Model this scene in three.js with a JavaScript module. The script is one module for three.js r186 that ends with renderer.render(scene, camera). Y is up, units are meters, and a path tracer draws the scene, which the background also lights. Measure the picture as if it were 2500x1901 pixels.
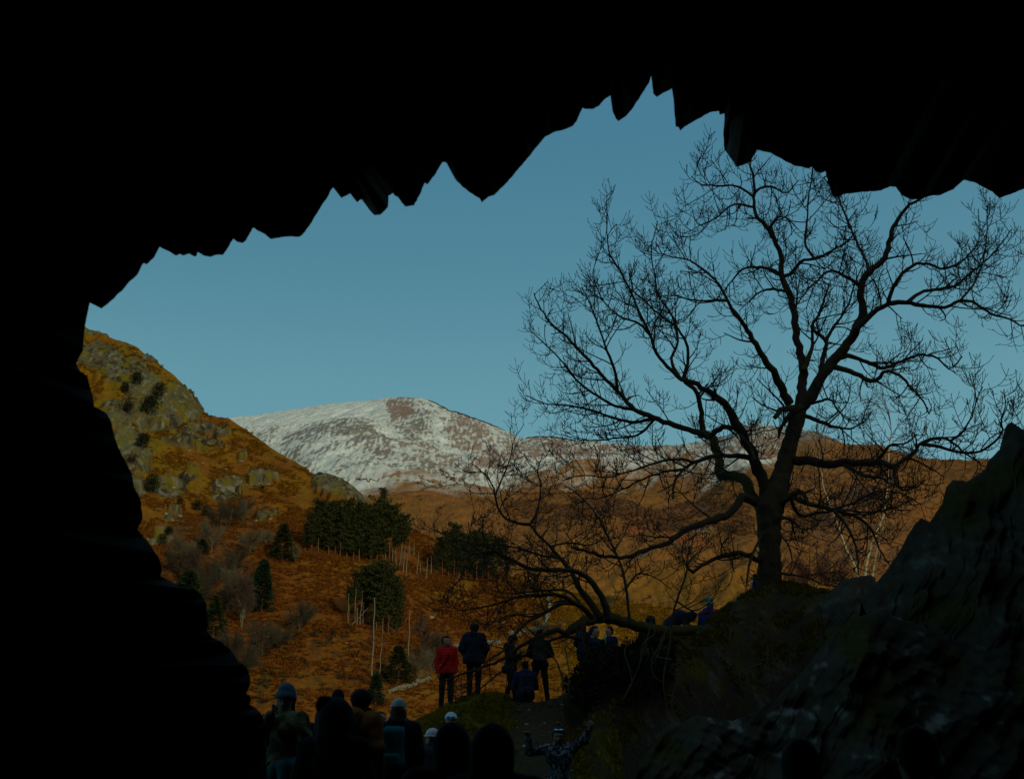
import * as THREE from 'three';
import { mergeGeometries } from 'three/addons/utils/BufferGeometryUtils.js';

// ---------------------------------------------------------------- camera, sky, sun, exposure
const F = 2925, PITCH = 16.4 * Math.PI / 180, EYE = 1.6;      // focal length in photograph pixels (2500 x 1901), upward tilt, eye height
const scene = new THREE.Scene();
const camera = new THREE.PerspectiveCamera(2 * Math.atan(950.5 / F) * 180 / Math.PI, 2500 / 1901, 0.1, 9000);
camera.position.set(0, EYE, 0);
camera.rotation.set(PITCH, 0, 0);
camera.focus = 60; camera.userData.fStop = 3.2;
scene.add(camera);

const renderer = new THREE.WebGLRenderer({ antialias: true });
renderer.toneMapping = THREE.LinearToneMapping;
renderer.toneMappingExposure = 0.42;
renderer.shadowMap.enabled = true;

const ELEV = 18.5 * Math.PI / 180, AZ = 31 * Math.PI / 180;   // low winter sun behind the viewer, to the right
const SUN = new THREE.Vector3(Math.sin(AZ) * Math.cos(ELEV), Math.sin(ELEV), Math.cos(AZ) * Math.cos(ELEV));
{ // clear winter sky: deeper blue-teal overhead, paler toward the horizon, whiter and brighter round the sun as clear skies are
  const w = 256, h = 128, d = new Float32Array(w * h * 4);
  const G = [[0, 0.42, 0.90, 1.0], [8, 0.38, 0.85, 0.98], [17, 0.272, 0.70, 0.87], [21, 0.195, 0.57, 0.765], [27, 0.142, 0.475, 0.70], [33, 0.122, 0.43, 0.67], [60, 0.10, 0.37, 0.63], [90, 0.09, 0.35, 0.61]];
  for (let j = 0; j < h; j++) {
    const el = (j + 0.5) / h * 180 - 90;
    let gi = 0; while (gi < G.length - 2 && G[gi + 1][0] < el) gi++; const gt = Math.max(0, Math.min(1, (el - G[gi][0]) / (G[gi + 1][0] - G[gi][0])));
    for (let i = 0; i < w; i++) {
      const o = (j * w + i) * 4;
      const e = Math.max(el, 0) * Math.PI / 180, az = ((i + 0.5) / w - 0.5) * 2 * Math.PI, cg = Math.cos(e) * (Math.cos(az) * SUN.x + Math.sin(az) * SUN.z) + Math.sin(e) * SUN.y, gam = Math.acos(Math.max(-1, Math.min(1, cg)));
      const halo = 9 * Math.exp(-2.6 * gam) * 0.5, air = [1, 0.92, 0.78];
      for (let c = 0; c < 3; c++) d[o + c] = G[gi][c + 1] * (1 - gt) + G[gi + 1][c + 1] * gt + halo * air[c];
      d[o + 3] = 1;
    }
  }
  const t = new THREE.DataTexture(d, w, h, THREE.RGBAFormat, THREE.FloatType);
  t.mapping = THREE.EquirectangularReflectionMapping; t.magFilter = THREE.LinearFilter; t.minFilter = THREE.LinearFilter;
  t.needsUpdate = true;
  scene.background = t; scene.environment = t;
}
const sun = new THREE.DirectionalLight(new THREE.Color(1, 0.93, 0.60), 3.5);
sun.position.copy(SUN).multiplyScalar(900); sun.target.position.set(0, 0, 0);
sun.castShadow = true; sun.shadow.mapSize.set(4096, 4096);
Object.assign(sun.shadow.camera, { left: -900, right: 900, top: 900, bottom: -900, near: 1, far: 4000 });
scene.add(sun, sun.target);

// ---------------------------------------------------------------- helpers
function rng(seed) { let s = seed >>> 0; return () => { s = (s + 0x6D2B79F5) | 0; let t = Math.imul(s ^ (s >>> 15), 1 | s); t = (t + Math.imul(t ^ (t >>> 7), 61 | t)) ^ t; return ((t ^ (t >>> 14)) >>> 0) / 4294967296; }; }
const clamp = (x, a, b) => x < a ? a : x > b ? b : x;
const sstep = (a, b, x) => { const t = clamp((x - a) / (b - a), 0, 1); return t * t * (3 - 2 * t); };
const mix = (a, b, t) => a + (b - a) * t;
const G2 = new Float32Array(512), PERM = new Uint16Array(1024);
{ const r = rng(77); const p = [...Array(512).keys()]; for (let i = 511; i > 0; i--) { const j = Math.floor(r() * (i + 1)); [p[i], p[j]] = [p[j], p[i]]; }
  for (let i = 0; i < 1024; i++) PERM[i] = p[i & 511];
  for (let i = 0; i < 256; i++) { const a = r() * Math.PI * 2; G2[2 * i] = Math.cos(a); G2[2 * i + 1] = Math.sin(a); } }
function noise(x, y) {            // gradient noise, about -0.7..0.7
  const xi = Math.floor(x), yi = Math.floor(y), xf = x - xi, yf = y - yi;
  const u = xf * xf * xf * (xf * (xf * 6 - 15) + 10), v = yf * yf * yf * (yf * (yf * 6 - 15) + 10);
  const X = xi & 511, X1 = (xi + 1) & 511, Y = yi & 511, Y1 = (yi + 1) & 511;
  const a = (PERM[PERM[X] + Y] & 255) * 2, b = (PERM[PERM[X1] + Y] & 255) * 2, c = (PERM[PERM[X] + Y1] & 255) * 2, d = (PERM[PERM[X1] + Y1] & 255) * 2;
  const n00 = G2[a] * xf + G2[a + 1] * yf, n10 = G2[b] * (xf - 1) + G2[b + 1] * yf, n01 = G2[c] * xf + G2[c + 1] * (yf - 1), n11 = G2[d] * (xf - 1) + G2[d + 1] * (yf - 1);
  return mix(mix(n00, n10, u), mix(n01, n11, u), v);
}
function fbm(x, y, o = 4) { let s = 0, a = 1, n = 0; for (let i = 0; i < o; i++) { s += a * noise(x, y); n += a; a *= 0.5; x = x * 2.03 + 17.1; y = y * 2.03 - 9.7; } return s / n; }
function ridged(x, y, o = 4) { let s = 0, a = 1, n = 0; for (let i = 0; i < o; i++) { s += a * (1 - 2 * Math.abs(noise(x, y))); n += a; a *= 0.5; x = x * 2.1 + 7.3; y = y * 2.1 + 3.9; } return s / n; }
function noise3(x, y, z) { return (noise(x + 31.7 * 0.13 + z * 0.71, y - z * 0.53) + noise(y * 0.93 + 11.3, z * 1.07 + x * 0.31) + noise(z + 5.1 - y * 0.37, x * 1.03 + 8.7)) * 0.6; }
const CA = Math.cos(PITCH), SA = Math.sin(PITCH);
// the place that stands at a spot of the photograph, given how far out it is (metres along -z)
function at(px, py, D) { const u = (px - 1250) / F, v = (950.5 - py) / F, s = D / (CA - v * SA); return new THREE.Vector3(u * s, EYE + (SA + v * CA) * s, -D); }
function seen(x, y, z) { const h = y - EYE, d = -z, zc = d * CA + h * SA, yc = h * CA - d * SA; return [1250 + F * x / zc, 950.5 - F * yc / zc]; }
function lerpTable(tab, k, ...cols) { // piecewise linear table lookup on column 0
  const n = tab.length; if (k <= tab[0][0]) return cols.map(c => tab[0][c]); if (k >= tab[n - 1][0]) return cols.map(c => tab[n - 1][c]);
  let i = 0; while (tab[i + 1][0] < k) i++;
  const t = (k - tab[i][0]) / (tab[i + 1][0] - tab[i][0]); return cols.map(c => mix(tab[i][c], tab[i + 1][c], t));
}
const taken = new Map();
function numbered(n) { const k = taken.get(n) || 0; taken.set(n, k + 1); return k ? n + '_' + String(k).padStart(3, '0') : n; }
function shade(o) { o.traverse(m => { if (m.isMesh) { m.castShadow = true; m.receiveShadow = true; } }); return o; }
function thing(o, name, label, category, group) { o.name = numbered(name); o.userData.label = label; o.userData.category = category; if (group) o.userData.group = group; scene.add(shade(o)); return o; }
function struct(o, name, label) { o.name = numbered(name); o.userData.kind = 'structure'; if (label) { o.userData.label = label; } scene.add(shade(o)); return o; }
function part(parent, name, geo, mat) { const m = new THREE.Mesh(geo, mat); m.name = name; parent.add(m); return m; }
const lin = (r, g, b) => new THREE.Color().setRGB(r, g, b);
const std = (r, g, b, rough = 0.9, extra = {}) => new THREE.MeshPhysicalMaterial({ color: lin(r, g, b), roughness: rough, metalness: 0, specularIntensity: rough >= 0.9 ? 0.25 : 1, ...extra });
const enc = x => { x = clamp(x, 0, 1); return 255 * (x <= 0.0031308 ? 12.92 * x : 1.055 * Math.pow(x, 1 / 2.4) - 0.055); };
const ENC = new Uint8Array(4097); for (let i = 0; i <= 4096; i++) ENC[i] = Math.round(enc(i / 4096));
const e8 = x => ENC[Math.round(clamp(x, 0, 1) * 4096)];
function dataTex(w, h, fn, colour = true, wrap = true) { // fn(i, j, out) with linear values
  const d = new Uint8Array(w * h * 4), o = [0, 0, 0];
  for (let j = 0; j < h; j++) for (let i = 0; i < w; i++) { fn(i, j, o); const k = (j * w + i) * 4; for (let c = 0; c < 3; c++) d[k + c] = colour ? e8(o[c]) : Math.round(clamp(o[c], 0, 1) * 255); d[k + 3] = 255; }
  const t = new THREE.DataTexture(d, w, h); t.magFilter = THREE.LinearFilter; t.minFilter = THREE.LinearMipmapLinearFilter; t.generateMipmaps = true;
  if (wrap) t.wrapS = t.wrapT = THREE.RepeatWrapping; if (colour) t.colorSpace = THREE.SRGBColorSpace; t.needsUpdate = true; return t;
}
function gridGeo(nu, nv, fn, uvfn, colfn) { // fn(i, j) -> [x, y, z]
  const pos = new Float32Array(nu * nv * 3), uv = uvfn ? new Float32Array(nu * nv * 2) : null, col = colfn ? new Float32Array(nu * nv * 3) : null, idx = [];
  for (let j = 0; j < nv; j++) for (let i = 0; i < nu; i++) {
    const k = j * nu + i, p = fn(i, j); pos.set(p, k * 3);
    if (uv) uv.set(uvfn(p, i, j), k * 2); if (col) col.set(colfn(p, i, j), k * 3);
  }
  for (let j = 0; j < nv - 1; j++) for (let i = 0; i < nu - 1; i++) { const a = j * nu + i, b = a + 1, c = a + nu, d = c + 1; idx.push(a, b, c, b, d, c); }
  const g = new THREE.BufferGeometry(); g.setAttribute('position', new THREE.BufferAttribute(pos, 3));
  if (uv) g.setAttribute('uv', new THREE.BufferAttribute(uv, 2)); if (col) g.setAttribute('color', new THREE.BufferAttribute(col, 3));
  g.setIndex(new THREE.BufferAttribute(new Uint32Array(idx), 1)); g.computeVertexNormals(); return g;
}

// ---------------------------------------------------------------- far terrain
// a hill is a polar sheet: per bearing q = x/D a foot, a crest (distance, height) and a slope curve between
class Hill {
  constructor(crest, foot, bend, relief) {
    this.tab = crest.map(([px, py, D]) => { const p = at(px, py, D); return [p.x / D, D, p.y]; }); this.foot = foot; this.bend = bend; this.relief = relief;
    // the same crest, evened out: the body of the hill follows this one and only its top follows every notch
    const q0 = this.tab[0][0], q1 = this.tab[this.tab.length - 1][0], n = 300, raw = []; for (let i = 0; i <= n; i++) raw.push([mix(q0, q1, i / n), ...lerpTable(this.tab, mix(q0, q1, i / n), 1, 2)]);
    const blur = w => raw.map((r, i) => { let a = 0, b = 0, s = 0; for (let k = -w; k <= w; k++) { const t = raw[clamp(i + k, 0, n)], g = Math.exp(-k * k / (w * w) * 3); a += t[1] * g; b += t[2] * g; s += g; } return [r[0], a / s, b / s]; });
    this.soft = blur(24); this.tab2 = blur(14).map((r, i) => [r[0], r[1], raw[i][2]]); this.q0 = q0; this.dq = (q1 - q0) / n;
  }
  crest(q) { const u = clamp((q - this.q0) / this.dq, 0, 299.999), i = Math.floor(u), t = u - i, A = this.tab2, S = this.soft; return [mix(A[i][1], A[i + 1][1], t), mix(A[i][2], A[i + 1][2], t), mix(S[i][2], S[i + 1][2], t)]; }
  base(q, D) { // height without relief, and t
    const [Dc, he, hs] = this.crest(q), [D0, h0] = this.foot, t = (D - D0) / (Dc - D0), hc = mix(Math.min(hs, he * 1.06 + 1), he, sstep(0.72, 1, t));
    if (t <= 1) { const tt = Math.max(t, -0.2); return [h0 + (hc - h0) * (tt > 0 ? Math.pow(tt, this.bend) : tt * 0.3), t]; }
    return [hc - (D - Dc) * 0.28, t];
  }
  height(x, z) { const D = -z, [h, t] = this.base(x / D, D); return h + this.relief(x, z, t, h); }
  dist(q, t) { const [Dc] = this.crest(q); return this.foot[0] + (Dc - this.foot[0]) * t; }
  hit(px, py) { // first place on the hill along the line of sight
    let prev = null;
    for (let D = this.foot[0]; D < 2600; D *= 1.004) { const p = at(px, py, D), h = this.height(p.x, p.z); if (h >= p.y) { if (prev) { p.copy(prev); } p.y = this.height(p.x, p.z); return p; } prev = p; }
    return null;
  }
}
function patch(px, py, list) { let m = 0; for (const [x, y, rx, ry, s = 1] of list) { const d = ((px - x) / rx) ** 2 + ((py - y) / ry) ** 2; if (d < 2.5) m = Math.max(m, s * (1 - sstep(0.25, 1.8, d))); } return m; }

// --- the near hill on the other side of the valley
const CRAG = [[235, 885, 60, 36], [300, 918, 60, 32], [350, 955, 40, 34], [425, 990, 46, 44], [470, 1005, 22, 28], [385, 1015, 34, 26], [285, 1018, 52, 28], [330, 1022, 28, 30], [305, 1100, 34, 50], [345, 1125, 26, 26],
  [410, 1172, 44, 18, 0.9], [470, 1145, 14, 9, 0.8], [555, 1185, 36, 18, 0.8], [640, 1170, 34, 12, 0.85], [840, 1190, 64, 40], [790, 1185, 28, 28], [885, 1215, 30, 22], [425, 1245, 24, 16, 0.8], [650, 1266, 26, 10, 0.8], [395, 1300, 30, 14, 0.8], [480, 1052, 40, 12, 0.75], [530, 1060, 36, 12, 0.7], [450, 1075, 50, 14, 0.7], [520, 1095, 40, 10, 0.65], [370, 880, 40, 9, 0.75], [232, 818, 30, 9, 0.8], [330, 1180, 26, 20, 0.8], [590, 1120, 10, 8]];
const hillA = new Hill([[-150, 590, 520], [205, 800, 500], [230, 815, 495], [330, 845, 480], [420, 913, 470], [470, 960, 460], [495, 998, 455], [510, 1011, 453], [560, 1025, 450], [620, 1064, 440], [680, 1104, 430], [740, 1139, 425], [765, 1158, 420], [800, 1161, 415], [840, 1178, 412], [870, 1201, 410], [905, 1235, 408], [935, 1252, 405], [985, 1276, 400], [1067, 1316, 395], [1150, 1362, 390], [1250, 1402, 380], [1400, 1446, 370], [1600, 1484, 360], [1800, 1515, 350], [2400, 1570, 340]],
  [140, -20], 1.3, (x, z, t, h) => {
    const e = 1 - sstep(0.8, 1.0, t) * 0.75;
    let r = e * (fbm(x / 70, z / 70, 3) * 9 + fbm(x / 17 + 40, z / 17, 3) * 1.6) + fbm(x / 4, z / 4 + 9, 3) * 0.55;
    const [px, py] = seen(x, h + r, z), c = patch(px, py, CRAG);
    if (c > 0) { const k = sstep(0.44, 0.66, c * 0.58 + ridged(x / 11, z / 15 + h / 9, 4) * 0.5 + fbm(x / 2.6, z / 5, 3) * 0.6); if (k > 0) r += k * (0.5 + 1.6 * ridged(x / 6, z / 9 + 2, 3) + 1.3 * ridged(x / 2.2, z / 3.4 + 5, 2)) * (t > 0.96 ? 0.5 : 1); }
    return r;
  });
function terrainTex(hill, x0, x1, z0, z1, w, h, fn) {
  return dataTex(w, h, (i, j, o) => {
    const x = mix(x0, x1, (i + 0.5) / w), z = mix(z0, z1, (j + 0.5) / h), D = -z, q = x / D;
    const [hb, t] = hill.base(q, D); if (t < -0.12 || t > 1.25 || q < hill.tab[0][0] - 0.03 || q > hill.tab[hill.tab.length - 1][0] + 0.03) { o[0] = o[1] = o[2] = 0.1; return; }
    const [px, py] = seen(x, hb, z); fn(x, z, t, hb, px, py, o);
  }, true, false);
}
const setc = (o, c) => { o[0] = c[0]; o[1] = c[1]; o[2] = c[2]; }, mixc = (o, c, k) => { o[0] += (c[0] - o[0]) * k; o[1] += (c[1] - o[1]) * k; o[2] += (c[2] - o[2]) * k; };
const C = { bracken: [0.125, 0.040, 0.004], rust: [0.128, 0.033, 0.004], ochre: [0.150, 0.074, 0.003], olive: [0.100, 0.072, 0.005], dark: [0.034, 0.020, 0.006], rock: [0.088, 0.074, 0.036], rockd: [0.028, 0.020, 0.010], rockl: [0.135, 0.118, 0.064], lichen: [0.115, 0.108, 0.034], heather: [0.056, 0.034, 0.016] };
{
  const X0 = -330, X1 = 300, Z0 = -130, Z1 = -560;
  const tex = terrainTex(hillA, X0, X1, Z0, Z1, 2048, 2048, (x, z, t, h, px, py, o) => {
    const n1 = fbm(x / 60, z / 60 + 3, 4), n2 = fbm(x / 14 + 9, z / 20, 4), n3 = fbm(x / 2.6, z / 5, 3), n4 = noise(x / 0.9, z / 1.7);
    const up = sstep(1330, 1130, py + n1 * 140);               // grassier, more golden ground higher up; bracken below
    setc(o, C.bracken); mixc(o, C.ochre, up * 0.9 * sstep(-0.45, 0.1, n2 + n1)); mixc(o, C.olive, up * 0.8 * sstep(-0.1, 0.35, n1 + n2 * 0.7));
    mixc(o, C.rust, (1 - up) * 0.7 * sstep(0.0, 0.3, n2)); mixc(o, C.ochre, (1 - up) * 0.6 * sstep(0.12, 0.4, n2 * 0.6 - n1 + n3 * 0.3));
    mixc(o, C.ochre, 0.7 * patch(px, py, [[900, 1400, 70, 26], [1010, 1720, 110, 60], [1150, 1440, 140, 26], [1180, 1480, 60, 10], [1420, 1580, 260, 60], [880, 1450, 30, 12]]) * sstep(-0.4, 0.2, n2));
    mixc(o, C.ochre, 0.75 * sstep(1180, 1420, px + n1 * 120) * sstep(-0.4, 0.2, n2 + n3 * 0.4));
    mixc(o, C.olive, 0.6 * patch(px, py, [[900, 1385, 60, 18], [700, 1680, 90, 40], [1200, 1420, 120, 16]]) * sstep(-0.2, 0.3, n3));
    mixc(o, C.heather, 0.85 * patch(px, py, [[560, 1300, 90, 60], [470, 1300, 60, 60], [620, 1250, 40, 30], [420, 1400, 90, 60]]) * sstep(-0.3, 0.25, n2 + n3 * 0.5));
    const tuss = patch(px, py, [[750, 1600, 150, 70], [820, 1660, 160, 50], [640, 1690, 120, 50]]);
    mixc(o, C.dark, 0.75 * tuss * sstep(0.05, 0.22, n3 + n2 * 0.4)); mixc(o, C.ochre, 0.5 * tuss * sstep(0.0, 0.3, -n3 + n4 * 0.2));
    mixc(o, C.dark, 0.6 * sstep(0.26, 0.42, n3 + n4 * 0.12));
    const c = patch(px, py, CRAG);
    if (c > 0.02) { const r = ridged(x / 11, z / 15 + h / 9, 4), k = sstep(0.44, 0.66, c * 0.58 + r * 0.5 + n3 * 0.6 + n4 * 0.12); mixc(o, C.rock, k); mixc(o, C.rockd, k * sstep(-0.08, 0.14, n2 * 0.5 + n3 * 0.9 + n4 * 0.25)); mixc(o, C.heather, 0.8 * (1 - k) * sstep(0.3, 0.6, c) * sstep(-0.1, 0.2, n2)); mixc(o, C.lichen, k * 0.6 * sstep(0.05, 0.3, n1 + n3 * 0.6)); mixc(o, C.rockl, k * 0.8 * sstep(0.1, 0.35, noise(x / 2.2 + 70, z / 3 + h / 4) + n4 * 0.3)); mixc(o, C.olive, 0.85 * k * sstep(0.08, 0.22, noise(x / 5 + 3, z / 4) + n3 * 0.4)); }
    const g = Math.max(0.3, 1 + 0.6 * n3 + 0.4 * n4); o[0] *= g; o[1] *= g; o[2] *= g;
  });
  const nu = 760, nv = 430, q0 = -0.47, q1 = 0.42;
  const geo = gridGeo(nu, nv, (i, j) => {
    const q = mix(q0, q1, i / (nu - 1)), t = Math.pow(j / (nv - 1), 0.85) * 1.22, D = hillA.dist(q, t), x = q * D;
    return [x, hillA.height(x, -D), -D];
  }, p => [(p[0] - X0) / (X1 - X0), (p[2] - Z0) / (Z1 - Z0)]);
  struct(new THREE.Mesh(geo, new THREE.MeshPhysicalMaterial({ map: tex, roughness: 1, specularIntensity: 0.1 })), 'hillside');
}
// --- the snow-dusted fell far behind, brown with dead bracken on its lower slopes
const hillB = new Hill([[380, 1050, 2200], [560, 1021, 2150], [700, 1003, 2100], [800, 990, 2050], [900, 979, 2000], [960, 975, 2000], [1030, 979, 1980], [1060, 989, 1960], [1100, 1009, 1940], [1180, 1033, 1900], [1250, 1064, 1880], [1265, 1074, 1870], [1290, 1070, 1850], [1320, 1069, 1850], [1400, 1074, 1820], [1500, 1084, 1800], [1620, 1089, 1760], [1700, 1086, 1700], [1780, 1060, 1600], [1800, 1041, 1580], [1830, 1030, 1560], [1860, 1035, 1560], [1900, 1049, 1560], [1930, 1060, 1560], [1960, 1054, 1540], [1990, 1054, 1520], [2020, 1064, 1510], [2060, 1084, 1500], [2150, 1090, 1500], [2200, 1109, 1500], [2260, 1124, 1500], [2300, 1130, 1500], [2380, 1125, 1480], [2440, 1119, 1480], [2800, 1090, 1480]],
  [430, -14], 1.12, (x, z, t, h) => {
    const e = (1 - sstep(0.75, 1.0, t) * 0.8) * sstep(-0.1, 0.15, t);
    const a = x * 0.8 + z * 0.6, b = z * 0.8 - x * 0.6;
    return e * (fbm(x / 300, z / 300, 3) * 55 + ridged(a / 110, b / 190, 4) * 13) + (0.3 + 0.7 * e) * (fbm(a / 22, b / 34 + 5, 3) * 7.5 + ridged(a / 14, b / 26, 2) * 2.2 + noise(x / 7, z / 8) * 1.6);
  });
{
  const X0 = -760, X1 = 900, Z0 = -410, Z1 = -2350;
  const SN = [[300, 1330], [860, 1262], [1000, 1222], [1150, 1205], [1300, 1192], [1500, 1178], [1700, 1160], [1850, 1132], [1950, 1092], [2040, 1068], [2150, 1000], [2500, 900]];
  const tex = terrainTex(hillB, X0, X1, Z0, Z1, 2048, 2048, (x, z, t, h, px, py, o) => {
    const a = x * 0.8 + z * 0.6, b = z * 0.8 - x * 0.6;
    const n1 = fbm(x / 210, z / 260, 4), n2 = fbm(a / 34 + 9, b / 130, 4), n3 = fbm(a / 9, b / 42, 3), n4 = noise(x / 2.3, z / 6);
    setc(o, [0.148, 0.060, 0.014]); mixc(o, [0.158, 0.068, 0.015], sstep(-0.1, 0.35, n1 + n2 * 0.5)); mixc(o, [0.170, 0.058, 0.014], 0.8 * sstep(0.08, 0.35, n2 - n1 * 0.6) * sstep(1180, 1330, py));
    mixc(o, [0.180, 0.070, 0.011], 0.75 * sstep(1390, 1470, py + n1 * 60)); mixc(o, [0.165, 0.074, 0.008], 0.7 * sstep(1440, 1500, py + n2 * 60));
    mixc(o, [0.070, 0.056, 0.044], 0.8 * sstep(0.42, 0.72, 0.72 * patch(px, py, [[1560, 1290, 130, 45], [1480, 1250, 90, 30], [1640, 1330, 90, 30], [1420, 1310, 60, 40], [1990, 1300, 60, 22], [1700, 1250, 50, 20], [2090, 1240, 60, 20]]) + n2 * 0.8 + n3 * 0.7 + n4 * 0.3));
    mixc(o, [0.19, 0.05, 0.014], 0.6 * sstep(0.35, 0.8, patch(px, py, [[1655, 1262, 40, 22], [1600, 1345, 80, 20], [1690, 1375, 60, 12]]) + n2 * 0.5));
    mixc(o, [0.13, 0.115, 0.08], 0.65 * sstep(0.55, 0.8, patch(px, py, [[1700, 1330, 60, 26], [1640, 1395, 70, 10], [1560, 1420, 40, 8]]) * 0.7 + n3 * 0.9 + n4 * 0.4));
    const line = lerpTable(SN, px, 1)[0];
    let s = sstep(30, -34, py - line + n1 * 46 + n2 * 60 + n3 * 40 + n4 * 14);
    if (s > 0) {
      const bare = patch(px, py, [[860, 1085, 60, 50, 0.9], [920, 1110, 60, 34, 1], [1000, 1090, 60, 60, 0.75], [975, 1000, 36, 26, 1.1], [1145, 1052, 54, 34, 1.1], [760, 1080, 60, 36, 0.75], [1120, 1160, 120, 40, 0.6], [1290, 1120, 150, 40, 0.65], [1480, 1120, 140, 30, 0.75], [1845, 1070, 70, 34, 0.85], [1620, 1120, 70, 30, 0.7], [1990, 1080, 60, 26, 1.0], [1330, 1090, 60, 20, 0.8]]);
      const smooth = patch(px, py, [[640, 1018, 170, 34], [860, 1004, 80, 26], [1060, 1190, 70, 14]]);
      const n5 = noise(x / 4.6 + 40, b / 24), n6 = fbm(x / 60 + 7, z / 120, 3); const n7 = ridged(a / 16 + 3, b / 40, 3); const k = sstep(0.14, 0.52, bare * 0.36 + 0.13 + n3 * 1.0 + n5 * 0.6 + n6 * 0.75 + n4 * 0.5 - n7 * 0.2 - smooth * 0.5 + 0.34 * (ridged(a / 110, b / 190, 4) - 0.25) + 0.16 * sstep(1120, 1350, px) - 0.01);
      const sn = [0.52 + n3 * 0.14, 0.52 + n3 * 0.14, 0.45 + n3 * 0.12]; const br = [0, 0, 0]; setc(br, [0.100, 0.078, 0.052]); mixc(br, [0.16, 0.08, 0.045], patch(px, py, [[975, 1000, 40, 30], [1150, 1055, 60, 40], [1500, 1120, 500, 60]]));
      mixc(sn, br, k * 0.86); mixc(o, sn, s * 0.95);
    }
    const g = 1 + 0.5 * n3 + 0.45 * n4 + 0.25 * n2; o[0] *= g; o[1] *= g; o[2] *= g;
  });
  const nu = 860, nv = 440, q0 = -0.34, q1 = 0.55;
  const geo = gridGeo(nu, nv, (i, j) => {
    const q = mix(q0, q1, i / (nu - 1)), t = j / (nv - 1) * 1.16, D = hillB.dist(q, t), x = q * D;
    return [x, hillB.height(x, -D), -D];
  }, p => [(p[0] - X0) / (X1 - X0), (p[2] - Z0) / (Z1 - Z0)]);
  struct(new THREE.Mesh(geo, new THREE.MeshPhysicalMaterial({ map: tex, roughness: 1, specularIntensity: 0.1 })), 'mountain');
}
{ // valley floor and land beyond, down below the ridge and out to the horizon
  const g = gridGeo(60, 60, (i, j) => { const x = (i / 59 - 0.5) * 12000, z = 4000 - j / 59 * 12000; return [x, -22 + fbm(x / 900, z / 900) * 6, z]; });
  struct(new THREE.Mesh(g, std(0.15, 0.10, 0.025, 0.95)), 'valley_ground');
}

// ---------------------------------------------------------------- ground in and before the cave
// where people stand: [px, py of the crown of the head, distance, standing height to that crown]
const STAND = {
  camo: [699, 1668, 13.5, 1.80], fur: [822, 1712, 9.3, 1.76], crop: [826, 1680, 16, 1.76], brown: [884, 1680, 14, 1.76], grey: [974, 1706, 14.5, 1.72], blond: [651, 1752, 15, 1.2], cup: [756, 1762, 16, 1.62], face: [929, 1735, 19, 1.72], white: [1054, 1779, 17.5, 1.66],
  hairL: [1103, 1760, 7.0, 1.70], hairR: [1204, 1763, 6.2, 1.72], shades: [1101, 1741, 20.5, 1.72], arms: [1364, 1777, 19.5, 1.74], headA: [1948, 1799, 6.6, 1.66], headB: [2226, 1770, 5.6, 1.70],
};
const floorPts = [[0, 0, 0, 1], [0, 6, 0, 1], [-6, 0, 0.2, 1], [7, 0, 0.1, 1], [0, -3, 0, 1], [4, -10, 0.1, 1], [7, -14, 0.3, 1], [10, -20, 1, 1], [-8, -14, 0.8, 1], [-6, -20, 0.6, 1], [-3, -24, 0.3, 1], [2, -24, 0.8, 1]];
for (const k in STAND) { const [px, py, D, H] = STAND[k], p = at(px, py, D); floorPts.push([p.x, -D, p.y - H, 1]); }
function floorH(x, z) { if (z > 8) return 0; let s = 0, w = 0; for (const [a, b, h] of floorPts) { const d = (x - a) ** 2 + (z - b) ** 2 + 0.06, k = 1 / (d * d); s += k * h; w += k; } return s / w; }
// the lip of the bank seen from inside: [px, py, distance, run of the near slope]
const RIDGE = [[300, 1875, 22, 5], [560, 1858, 22, 5], [700, 1850, 23, 5], [900, 1822, 25, 5], [980, 1790, 27, 4], [1020, 1766, 28, 4], [1060, 1745, 28.4, 4.5], [1100, 1725, 28.6, 5], [1150, 1704, 29, 5], [1200, 1697, 29.2, 5], [1235, 1702, 29.2, 5], [1255, 1713, 29.2, 6], [1310, 1717, 29.2, 7], [1360, 1708, 29.2, 6], [1400, 1682, 29, 3], [1425, 1650, 28.5, 2.2], [1450, 1618, 28, 1.8], [1480, 1598, 28, 1.8], [1560, 1570, 28, 1.8], [1640, 1556, 28.6, 2.5], [1685, 1564, 29.5, 3.5], [1740, 1505, 30.5, 4], [1800, 1465, 31.5, 4.5], [1850, 1438, 32, 5], [1880, 1427, 32.2, 5], [1930, 1427, 32.2, 5], [1980, 1439, 31.5, 5], [2020, 1450, 30.5, 4], [2100, 1440, 29, 4], [2400, 1400, 27, 4], [2900, 1300, 26, 4]]
  .map(([px, py, D, run]) => { const p = at(px, py, D); return [p.x / D, D, p.y, run]; });
function groundH(x, z, fine = true) {
  const D = -z; if (D < 1) return floorH(x, z);
  const [Dr, yr, run] = lerpTable(RIDGE, x / D, 1, 2, 3);
  let h;
  if (D < Dr) { const k = sstep(Dr - run - 1.5, Dr, D); h = mix(floorH(x, z), yr, Math.pow(k, 0.8)); }
  else { const d = D - Dr, flat = x > 2.0 ? 0.6 : 3.2; h = yr - (d < flat ? 0.02 * d * d / flat : 0.02 * flat + (d - flat) * 0.62); h = Math.max(h, -14); }
  if (fine) { const b = sstep(16, 24, D) * (0.35 + 0.65 * sstep(0, 1.4, Math.abs(D - Dr))); h += b * (fbm(x / 1.7, z / 1.7, 3) * 0.22) + fbm(x / 0.45, z / 0.45, 2) * 0.035; }
  return h;
}
const pathMask = (x, z) => { const D = -z, [px] = seen(x, groundH(x, z, false), z); const c = 1320 + fbm(D / 2, 3.3, 2) * 40; return sstep(95, 45, Math.abs(px - c) + fbm(x / 0.6, z / 0.6, 3) * 60) * sstep(17, 21, D) * sstep(32, 30, D); };
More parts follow.
